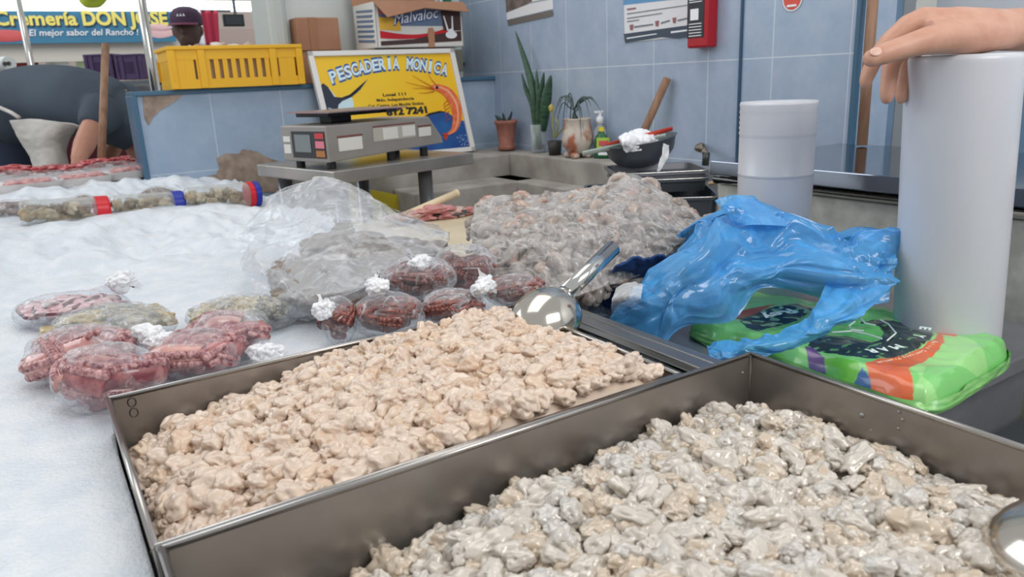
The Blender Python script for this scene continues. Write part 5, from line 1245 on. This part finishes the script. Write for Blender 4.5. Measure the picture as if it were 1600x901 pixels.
# ---- big cloudy bag with grey brown squid
def dgrid(rows): return [[D(*q) for q in r] for r in rows]
rows = dgrid([[(418, 306, 1.38), (478, 282, 1.32), (548, 290, 1.26), (610, 326, 1.22), (697, 362, 1.20)],
              [(388, 350, 1.30), (458, 338, 1.22), (540, 342, 1.16), (612, 360, 1.15), (698, 378, 1.17)],
              [(372, 402, 1.22), (440, 400, 1.13), (520, 398, 1.08), (600, 400, 1.09), (680, 400, 1.13)]])
rows += [[Zp(395, 450, 1.075), Zp(450, 456, 1.092), Zp(500, 462, 1.096), Zp(560, 452, 1.098), Zp(640, 424, 1.10)], [Zp(404, 505, 1.05), Zp(450, 502, 1.052), Zp(500, 496, 1.052), Zp(560, 482, 1.055), Zp(636, 446, 1.06)]]
t = thing('plastic_bag', 'big cloudy clear bag of grey brown squid with a tall empty peak', 'bag', Zp(560, 440, 1.04))
G = facet(surf(rows, 130, 160), .009, .045, 4)
MB().grid(G).build('bag_front', FILMB, t, smooth=True)
back = [[p+Vector((.05, .085, -.004-.012*i)) for p in r] for i, r in enumerate(rows)]; back[0] = [p+Vector((.006, .010, -.002)) for p in rows[0]]
MB().grid(facet(surf(back, 70, 90), .008, .05, 9)).build('bag_back', FILMB, t, smooth=True)
SQ = [mat('squid_a', (150, 140, 130), .35, c2=(110, 98, 88), nscale=70, coat=.4), mat('squid_b', (158, 146, 134), .35, c2=(116, 104, 94), nscale=60, coat=.4), mat('squid_c', (112, 98, 90), .35, c2=(148, 132, 118), nscale=80, coat=.4)]
rnd = random.Random(9)
for i in range(80):
    u = rnd.uniform(.30, .76); v = rnd.uniform(.26, .97) if u > .5 else rnd.uniform(.40, .97)
    r_ = [cr(r, v) for r in rows]; p = cr(r_, u); p = p+ray(540, 400)*.050; p.z = max(p.z-.008, 1.052)
    o = MB().lump(p, (.034, .020, .013), 3, .22, 1.5, seed=300+i, M=Matrix.Rotation(rnd.uniform(0, 3), 4, 'Z')).build('squid_piece', SQ[i % 3], None, smooth=True)
    tag(o, 'grey brown squid piece inside the big cloudy bag', 'squid', 'squid in the big cloudy bag')

# ---- shrimp bag
rows = dgrid([[(757, 306, 1.40), (860, 302, 1.38), (945, 290, 1.36), (1002, 278, 1.35), (1112, 350, 1.27)],
              [(738, 345, 1.30), (838, 335, 1.27), (925, 325, 1.25), (1005, 325, 1.25), (1085, 365, 1.23)],
              [(738, 392, 1.24), (815, 388, 1.19), (900, 382, 1.17), (980, 378, 1.18), (1052, 388, 1.20)],
              [(768, 430, 1.20), (825, 440, 1.15), (880, 462, 1.10), (940, 450, 1.12), (1015, 425, 1.17)]])
t = thing('plastic_bag', 'large clear bag packed with pale shrimp behind the scoop', 'bag', Zp(900, 440, 1.0))
FILMS = film('shrimp_film', (216, 213, 210), .15, .40, .5, 60, .16, bump=.6, bscale=60, stretch=(1.6, .8, .8))
MB().grid(facet(surf(rows, 130, 170), .006, .035, 12)).build('bag_front', FILMS, t, smooth=True)
back = [[p+Vector((.06, .09, -.01-.03*i)) for p in r] for i, r in enumerate(rows)]; back[0] = [p+Vector((.004, .006, -.002)) for p in rows[0]]
MB().grid(crumple(surf(back, 50, 60), .006, 14, 2)).build('bag_back', FILMS, t, smooth=True)
SHC = [mat('shrimp_a', (188, 174, 164), .3, c2=(166, 150, 140), nscale=60, coat=.4, sss=.3), mat('shrimp_b', (176, 164, 152), .3, c2=(148, 132, 122), nscale=70, coat=.4, sss=.3), mat('shrimp_c', (190, 172, 158), .3, c2=(172, 128, 114), nscale=60, coat=.4, sss=.3), mat('shrimp_d', (162, 152, 144), .3, c2=(120, 110, 104), nscale=80, coat=.4, sss=.3)]
shv = []
for k in range(5):
    rnd = random.Random(50+k); bend = rnd.uniform(2.2, 3.9); R0_ = .0115
    pts = [Vector((R0_*math.cos(a), R0_*math.sin(a)*1.1, .002*math.sin(a*2))) for a in np.linspace(0, bend, 16)]
    m = MB().tube(pts, [.0074*(1-.70*(i/15)**1.4)*(1+.13*(i % 2)) for i in range(16)], 12); m.lump(pts[0], (.0080, .0088, .0078), 2, .2, seed=k)
    shv.append(m)
rnd = random.Random(13); pl = []
tries = 0
while len(pl) < 300 and tries < 9000:
    tries += 1; u, v = rnd.uniform(.05, .99), rnd.uniform(.02, .98); p = cr([cr(r, v) for r in rows], u)
    if all((p-q).length > .0158 for q in pl): pl.append(p)
meshes = {}
for i, p in enumerate(pl):
    k = i % 5; mm_ = SHC[rnd.choice((0, 0, 1, 1, 2, 3))]
    key = (k, mm_.name)
    if key not in meshes:
        me = bpy.data.meshes.new('shrimp'); me.from_pydata([tuple(v) for v in shv[k].v], [], shv[k].f); me.materials.append(mm_); me.polygons.foreach_set('use_smooth', [True]*len(me.polygons)); meshes[key] = me
    o = bpy.data.objects.new('shrimp', meshes[key]); COL.objects.link(o)
    o.matrix_world = Matrix.Translation(p+Vector((.015, .022, -.013))) @ Matrix.Rotation(rnd.uniform(0, 6.3), 4, 'Z') @ Matrix.Rotation(rnd.uniform(.2, 1.4), 4, 'X') @ Matrix.Rotation(rnd.uniform(0, 6.3), 4, 'Z') @ Matrix.Scale(rnd.uniform(.95, 1.5), 4)
    tag(o, 'pale peeled shrimp inside the large clear bag', 'shrimp', 'shrimp in the large clear bag')
inner = [[p+Vector((.026, .040, -.026)) for p in r] for r in rows]
o = MB().grid(crumple(surf(inner, 60, 80), .008, 30, 3)).build('shrimp_mass', SHC[1], None, smooth=True); tag(o, 'packed mass of pale shrimp deeper inside the large clear bag', 'shrimp', kind='stuff')

# ---- towel, small bag
ctrl = [[Zp(962, 432, 1.045), Zp(1010, 415, 1.05), Zp(1065, 408, 1.05)], [Zp(935, 445, 1.02), Zp(985, 440, 1.03), Zp(1055, 430, 1.03)], [Zp(918, 458, .99), Zp(968, 462, 1.0), Zp(1040, 455, 1.0)], [Zp(920, 484, .955), Zp(965, 488, .955), Zp(1035, 485, .955)]]
ctrl[0] = [D(965, 408, 1.10), D(1010, 398, 1.12), D(1062, 392, 1.12)]
o = MB().grid(crumple(surf(ctrl, 60, 70), .009, 22, 6)).build('blue_towel', mat('towel_blue', (46, 76, 124), .9, c2=(34, 58, 102), nscale=60, bump=.6, bscale=500), None, smooth=True, solid=.003)
tag(o, 'dark blue towel crumpled between the scoop handle and the blue bag', 'towel')
ctrl = [[D(965, 452, 1.08), D(985, 443, 1.08), D(1005, 445, 1.08)], [D(955, 475, 1.05), D(978, 470, 1.04), D(1000, 470, 1.05)], [Zp(958, 500, .957), Zp(975, 505, .957), Zp(995, 500, .957)]]
o = MB().grid(crumple(surf(ctrl, 40, 40), .006, 30, 2)).build('plastic_bag', film('milky', (225, 226, 226), .45, .3, .4, 60), None, smooth=True); tag(o, 'small crumpled milky bag between the towel and the blue bag', 'bag')
# white paper/ice strip in gap beside tray
o = MB().box((.500, .60, .951), (.578, .90, .972)).build('ice_strip', ICEM, None, bevel=.004); tag(o, 'strip of crushed ice in the gap right of the farther tray', 'ice', kind='stuff')

# ================================================================ green bag packs
def pack(label, cs, z0, z1, design, seed, N=150):
    """folded pack of printed plastic bags: cs = four corners going round"""
    c = sum((Vector(q) for q in cs), Vector())/4; t = thing('bag_pack', label, 'bags', (c.x, c.y, z0))
    def P(u, v):
        a = Vector(cs[0]).lerp(Vector(cs[1]), u); b = Vector(cs[3]).lerp(Vector(cs[2]), u); return a.lerp(b, v)
    def top(u, v):
        e = min(u, 1-u, v, 1-v); k = 1-max(0, 1-e/.11)**2.6
        p = P(u, v); q_ = (p-P(.5, .5)); p = p+q_*.06*noise.noise(Vector((u*4, v*4, seed)))-q_*.10*(abs(2*u-1)*abs(2*v-1))**4; return Vector((p.x, p.y, z0+(z1-z0)*k*(.86+.12*noise.noise(Vector((p.x*14, p.y*14, seed))))+.0022*ridge(Vector((p.x*28, p.y*22, seed)))*k))
    m = MB(); G = [[top(i/N, j/N) for j in range(N+1)] for i in range(N+1)]
    m.grid(G); m.c = [design(G[i][j], i/N, j/N) for i in range(N+1) for j in range(N+1)]
    m.build('top_sheet', mat('pack_film', (130, 214, 110), .22, vcol=True, coat=.5, bump=.25, bscale=45, spec=.6), t, smooth=True, vc=True)
    m = MB(); E = [(i/60, 0) for i in range(61)]+[(1, i/60) for i in range(61)]+[(1-i/60, 1) for i in range(61)]+[(0, 1-i/60) for i in range(61)]
    L = []
    for k in range(9):
        z = k/8; ofs = .003*math.sin(k*2.3)+.004*math.sin(z*PI); row = []
        for u, v in E:
            p = P(u, v); q = (p-P(.5, .5)); p = p+q*.05*noise.noise(Vector((u*4, v*4, seed+.2*k)))-q*.11*(abs(2*u-1)*abs(2*v-1))**4; q.z = 0; q.normalize(); row.append(Vector((p.x, p.y, z0+(z1-z0)*.42*z))+q*(ofs*.35+.0012*noise.noise(Vector((p.x*60, p.y*60, k)))))
        L.append(row)
    m.grid(L).build('folded_edges', mat('pack_side', (108, 180, 98), .3, c2=(146, 206, 124), nscale=40, coat=.3, stretch=(1, 1, 8)), t, smooth=True)
    return t, top
GREEN, LIME = rgb(128, 208, 118), rgb(158, 222, 138)
cs2 = [Zp(1180, 560, .955), Zp(1456, 655, .955), Zp(1596, 560, .955), Zp(1290, 480, .955)]
Zt = .990
CD = Zp(1348, 512, Zt); 
def loc2(p): 
    # pattern axes: along the pack's short and long side
    ax = (Vector(cs2[1])-Vector(cs2[0])); ax.z = 0; ax.normalize(); ay = Vector((-ax.y, ax.x, 0)); d = p-CD; return d.dot(ax), d.dot(ay)
def inpoly(x, y, P):
    r = False; n = len(P)
    for i in range(n):
        (x0, y0), (x1, y1) = P[i], P[(i+1) % n]
        if (y0 > y) != (y1 > y) and x < (x1-x0)*(y-y0)/(y1-y0)+x0: r = not r
    return r
def topx(p):     # pixel of a point
    v = p-EYE; d = v.dot(FWD); return CX+F*v.dot(RT)/d, CY-F*v.dot(UP)/d
def plane_poly(pts, z=Zt): return [tuple(Zp(x, y, z).xy) for x, y in pts]
DISC = plane_poly([(1262, 536), (1268, 526), (1290, 520), (1330, 516), (1340, 500), (1362, 494), (1400, 497), (1435, 500), (1452, 506), (1460, 517), (1452, 530), (1432, 542), (1400, 552), (1370, 555), (1330, 552), (1295, 545)])
EYEP = plane_poly([(1290, 502), (1310, 488), (1335, 490), (1345, 500), (1372, 506), (1382, 515), (1376, 528), (1362, 532), (1340, 524), (1325, 518), (1300, 514)])
ORNG = plane_poly([(1372, 556), (1410, 550), (1440, 540), (1462, 525), (1468, 512), (1474, 520), (1476, 532), (1462, 548), (1436, 562), (1420, 573), (1426, 583), (1430, 595), (1412, 600), (1390, 597), (1372, 587), (1362, 575), (1352, 562)])
ORN2 = plane_poly([(1434, 497), (1450, 500), (1478, 507), (1500, 514), (1494, 520), (1470, 517), (1450, 508)])
PURP = plane_poly([(1258, 534), (1272, 537), (1290, 548), (1298, 557), (1282, 557), (1268, 549)])
LIMP = plane_poly([(1288, 548), (1312, 552), (1340, 560), (1345, 566), (1325, 571), (1305, 566), (1294, 557)])
BLUP = plane_poly([(1330, 571), (1348, 565), (1362, 573), (1366, 583), (1350, 583), (1336, 577)])
def des2(p, u, v):
    x, y = p.x, p.y; col = LIME if noise.noise(Vector((x*9, y*9, 2))) > .1 else GREEN
    if inpoly(x, y, DISC) :
        col = rgb(44, 54, 58)
        if noise.noise(Vector((x*90, y*130, 1))) > .34: col = rgb(98, 150, 96)
    if inpoly(x, y, EYEP): col = rgb(116, 206, 108)
    for P_, c_ in ((ORNG, (222, 106, 60)), (ORN2, (222, 106, 60)), (PURP, (96, 66, 128)), (LIMP, (104, 186, 62)), (BLUP, (48, 98, 158))):
        if inpoly(x, y, P_): col = rgb(*c_)
    return col
t2, top2 = pack('folded pack of bright green printed bags in front of the tall white roll', cs2, .951, Zt, des2, 1, 190)
# lettering printed on the pack, following its surface
def onpack(q): return Vector((q.x, q.y, q.z))
ang = Zp(1385, 545, Zt)-Zp(1440, 500, Zt); ang.z = 0; ang.normalize()
m = MB(); txt = 'REY MAR'; pth = [Zp(x, y, Zt+.006) for x, y in ((1441, 494), (1443, 508), (1434, 522), (1416, 534), (1394, 541), (1372, 545), (1352, 547))]
for i, ch in enumerate(txt):
    if ch == ' ': continue
    tt = (i+.5)/len(txt); p = cr(pth, tt); d = (cr(pth, min(tt+.05, 1))-cr(pth, max(tt-.05, 0))).normalized(); n_ = Vector((0, 0, 1)).cross(d)
    text(m, ch, p-n_*.003, d, n_, .013, .0125 if ch != 'M' else .016, 'C', bold=.04)
m.build('lettering', mat('print_white', (222, 238, 232), .4), t2)
m = MB(); txt = 'Bolsa Camiseta Premium'; pth = [Zp(x, y, Zt+.006) for x, y in ((1462, 533), (1448, 546), (1425, 555), (1400, 561), (1374, 566))]
for i, ch in enumerate(txt):
    if ch == ' ': continue
    tt = (i+.5)/len(txt); p = cr(pth, tt); d = (cr(pth, min(tt+.05, 1))-cr(pth, max(tt-.05, 0))).normalized(); n_ = Vector((0, 0, 1)).cross(d)
    text(m, ch, p-n_*.003, d, n_, .0055, None, 'C', bold=.02)
m.build('lettering', mat('print_cream', (244, 214, 190), .4), t2)
m = MB()
for pts in ([(1336, 502), (1326, 509), (1330, 515), (1350, 517)], [(1300, 519), (1330, 517), (1352, 521), (1378, 529)], [(1345, 497), (1352, 505), (1368, 508)], [(1376, 500), (1388, 506), (1400, 520), (1386, 532)]): m.tube([Zp(x, y, Zt+.003) for x, y in pts], .0012, 5)
m.build('pale_print_lines', mat('print_white', (222, 238, 232), .4), t2)
cs1 = [Zp(1068, 524, .955), Zp(1195, 566, .955), Zp(1330, 500, .955), Zp(1150, 470, .955)]
DK1 = plane_poly([(1150, 492), (1190, 478), (1240, 470), (1290, 478), (1262, 490), (1220, 500), (1185, 512), (1168, 506)], .99); OR1 = plane_poly([(1116, 490), (1140, 482), (1180, 474), (1215, 470), (1180, 482), (1150, 492), (1128, 495)], .99)
def des1(p, u, v):
    col = LIME if noise.noise(Vector((p.x*9, p.y*9, 7))) > 0 else GREEN
    if inpoly(p.x, p.y, DK1): col = rgb(40, 52, 54) if noise.noise(Vector((p.x*80, p.y*80, 1))) < .2 else rgb(150, 190, 150)
    if inpoly(p.x, p.y, OR1): col = rgb(206, 92, 60)
    return col
t1, top1 = pack('folded pack of bright green printed bags mostly hidden under the blue bag', cs1, .951, .988, des1, 4, 110)
m = MB(); text(m, 'Rey', Zp(1232, 482, .998), (Zp(1190, 492, .998)-Zp(1232, 482, .998)).normalized(), Vector((0, 0, 1)).cross((Zp(1190, 492, .998)-Zp(1232, 482, .998)).normalized()), .02, .06, bold=.03); m.build('lettering', mat('print_white', (222, 238, 232), .4), t1)

# ================================================================ blue bag
BLUE = film('blue_film', (88, 170, 234), .55, .25, .40, 20, .15, tint=(150, 200, 238), bump=.25, bscale=30)
t = thing('plastic_bag', 'crumpled translucent blue plastic bag draped over the green packs', 'bag', Zp(1150, 500, .96))
mix = lambda q: D(*q) if q[2] < 2 else Zp(q[0], q[1], q[2]-10)
R_ = [[(1062, 374, 1.15), (1092, 350, 1.14), (1122, 340, 1.13), (1165, 322, 1.13), (1225, 340, 1.13), (1300, 372, 1.12), (1350, 366, 1.10), (1408, 364, 1.08)],
      [(1015, 430, 1.12), (1072, 402, 1.07), (1120, 388, 1.05), (1178, 375, 1.07), (1240, 388, 1.08), (1310, 402, 1.07), (1355, 398, 1.06), (1404, 398, 1.06)],
      [(968, 485, 1.11), (1035, 470, 1.02), (1088, 448, 1.02), (1140, 440, 1.03), (1210, 424, 1.07), (1300, 436, 1.04), (1350, 440, 1.04), (1396, 440, 1.06)],
      [(930, 526, 10.965), (1012, 560, 10.965), (1070, 512, 11.005), (1148, 500, 11.012), (1192, 450, 1.07), (1288, 466, 1.07), (1345, 478, 1.05), (1388, 472, 1.06)]]
rows = [[mix(q) for q in r] for r in R_]
MB().grid(facet(surf(rows, 190, 300), .016, .046, 8, pin=.25)).build('bag_front', BLUE, t, smooth=True)
back = [[p+Vector((.03, .04, -.004)) for p in rows[0]], [p+Vector((.07, .06, -.015)) for p in rows[0]], [Vector((p.x+.08, p.y+.06, 1.02)) for p in rows[0]]]
back[0] = rows[0]
MB().grid(facet(surf(back, 60, 160), .010, .05, 3)).build('bag_back', BLUE, t, smooth=True)
fl = dgrid([[(1117, 311, 1.10), (1145, 304, 1.10), (1178, 306, 1.12)], [(1130, 330, 1.09), (1162, 326, 1.09), (1210, 330, 1.12)], [(1150, 352, 1.09), (1180, 352, 1.08), (1250, 352, 1.11)]])
MB().grid(facet(surf(fl, 60, 80), .005, .03, 5)).build('bag_flap', BLUE, t, smooth=True)
tl = [[D(1292, 440, 1.045), D(1340, 450, 1.035), D(1392, 450, 1.04)], [Zp(1262, 494, 1.03), Zp(1300, 500, 1.035), Zp(1342, 494, 1.03)], [Zp(1205, 524, 1.012), Zp(1225, 535, 1.02), Zp(1262, 532, 1.01)], [Zp(1140, 535, 1.0), Zp(1160, 546, 1.01), Zp(1195, 556, 1.005)], [Zp(1106, 544, .99), Zp(1108, 553, .995), Zp(1112, 566, .99)]]
MB().grid(facet(surf(tl, 130, 60), .006, .03, 7)).build('bag_handle', BLUE, t, smooth=True)

# ================================================================ rolls
RC = Vector((1.068, .556, .951)); RH = .402; RR = .0695
ROLLM = mat('roll_plastic', (208, 210, 216), .32, c2=(200, 202, 209), nscale=6, stretch=(1, 1, .3), coat=.2, bump=.12, bscale=18, sss=.2)
MR = Matrix.Translation(RC+_R*.019) @ Matrix(((1, 0, -_R.x*.047, 0), (0, 1, -_R.y*.047, 0), (0, 0, 1, 0), (0, 0, 0, 1)))
t = thing('plastic_roll', 'tall wide white roll of plastic bags under the hand', 'roll', RC)
MB().lathe([(.018, RH-.006), (.018, RH-.001), (RR-.006, RH), (RR-.0015, RH-.002), (RR, RH-.007), (RR, RH-.012), (RR, RH*.5), (RR, .012), (RR, .004), (RR-.004, 0), (.018, 0)], 72, MR).build('roll_body', ROLLM, t, smooth=True)
MB().lathe([(.014, 0), (.018, 0), (.018, RH-.0005), (.014, RH-.0005), (.014, 0)], 28, MR).build('core', mat('roll_core', (196, 186, 168), .7), t)
S0_ = D(1217, 158, 1.25); SC_ = Vector((S0_.x, S0_.y, .951)); SH_ = S0_.z-.951; SR = .0610
t = thing('plastic_roll', 'smaller white roll with wrinkled film rings near its top', 'roll', SC_)
prof = [(.016, SH_-.012), (.02, SH_-.004), (SR-.004, SH_-.002), (SR, SH_), (SR+.0012, SH_-.004), (SR, SH_-.010)]
z = SH_-.016
for k in range(5): prof += [(SR+.0011, z), (SR-.0004, z-.0045)]; z -= .0085
prof += [(SR, z), (SR, SH_*.66), (SR+.0012, SH_*.655), (SR, SH_*.65), (SR, SH_*.64), (SR, .012), (SR, .003), (SR-.003, 0), (.016, 0)]
MB().lathe(prof, 64, Matrix.Translation(SC_)).build('roll_body', ROLLM, t, smooth=True)
MB().lathe([(.012, 0), (.016, 0), (.016, SH_-.003), (.012, SH_-.003), (.012, 0)], 24, Matrix.Translation(SC_)).build('core', mat('roll_core', (196, 186, 168), .7), t)

# ================================================================ hand and forearm on the tall roll
HSK = mat('hand_skin', (206, 160, 138), .45, c2=(196, 146, 124), nscale=30, sss=.35, bump=.15, bscale=180)
t = thing('person', 'bare forearm with a relaxed hand resting on top of the tall white roll', 'person', D(1640, 60, 1.02))
m = MB()
ztop = RC.z+RH
def hp(px, py, d): return D(px, py, d)
wr = hp(1540, 47, 1.02); 
m.tube([hp(1540, 47, 1.0), hp(1620, 46, 1.02), hp(1720, 44, 1.05), hp(1850, 40, 1.09), hp(2050, 34, 1.15)], [.0262, .0285, .031, .036, .040], 20)
# palm / back of hand: several overlapping rays
m.tube([hp(1600, 46, 1.01), hp(1545, 45, .99), hp(1500, 43, .975), hp(1455, 35, .962)], [.020, .026, .0255, .0185], 16)
m.tube([hp(1600, 46, 1.02), hp(1545, 45, 1.01), hp(1490, 42, 1.0), hp(1440, 42, .990)], [.020, .0265, .026, .0175], 16)
m.tube([hp(1600, 46, 1.03), hp(1545, 46, 1.02), hp(1490, 46, 1.03), hp(1440, 48, 1.020)], [.020, .025, .025, .0170], 16)
m.tube([hp(1600, 48, 1.03), hp(1548, 49, 1.03), hp(1495, 53, 1.05), hp(1446, 58, 1.048)], [.020, .023, .022, .0150], 16)
# thumb
m.tube([hp(1590, 52, 1.0), hp(1535, 57, .972), hp(1488, 59, .945), hp(1446, 64, .926), hp(1424, 70, .921)], [.018, .0215, .0205, .0170, .0150], 16)
m.tube([hp(1446, 64, .926), hp(1405, 76, .918), hp(1376, 86, .915), hp(1366, 90, .914)], [.0165, .0138, .0128, .0105], 16)
m.tube([hp(1480, 48, .955), hp(1452, 50, .945)], [.0200, .0150], 14)
# fingers
m.tube([hp(1470, 34, .965), hp(1440, 31, .964), hp(1418, 40, .966), hp(1385, 68, .970), hp(1364, 98, .974), hp(1354, 122, .976)], [.0180, .0160, .0142, .0118, .0106, .0092], 14)
m.tube([hp(1470, 44, .990), hp(1438, 46, .992), hp(1410, 64, .995), hp(1392, 103, 1.0), hp(1386, 145, 1.0)], [.018, .0150, .0130, .0116, .0100], 14)
m.tube([hp(1470, 50, 1.02), hp(1440, 52, 1.022), hp(1420, 68, 1.022), hp(1411, 108, 1.024), hp(1409, 146, 1.022)], [.018, .0145, .0125, .0108, .0094], 14)
m.tube([hp(1470, 56, 1.045), hp(1445, 60, 1.05), hp(1430, 74, 1.052), hp(1424, 105, 1.058), hp(1421, 128, 1.058)], [.016, .0130, .0108, .0096, .0082], 14)
for q, r_ in (((1353, 126, .976), .0088), ((1386, 149, 1.0), .0096), ((1409, 150, 1.022), .0090), ((1421, 131, 1.058), .0078)): m.lump(hp(*q), (r_*.95, r_*.95, r_*1.25), 3, 0)
m.lump(hp(1362, 91, .914), .0108, 3, 0)
remesh(m, 'body', HSK, t, .0021, 11)
NAIL = mat('nail', (216, 176, 160), .3)
nb = hp(1362, 84, .9035); 
na = (hp(1362, 91, .914)-hp(1390, 81, .916)).normalized(); nn_ = (-ray(1367, 84)+UP*.55).normalized(); nn_ = (nn_-na*nn_.dot(na)).normalized(); ns = na.cross(nn_)
MN = Matrix((( na.x, ns.x, nn_.x), (na.y, ns.y, nn_.y), (na.z, ns.z, nn_.z)))
MB().lump(hp(1364, 89, .914)+nn_*.0096, (.0078, .0062, .0022), 3, 0, M=MN).build('thumb_nail', NAIL, t, smooth=True)
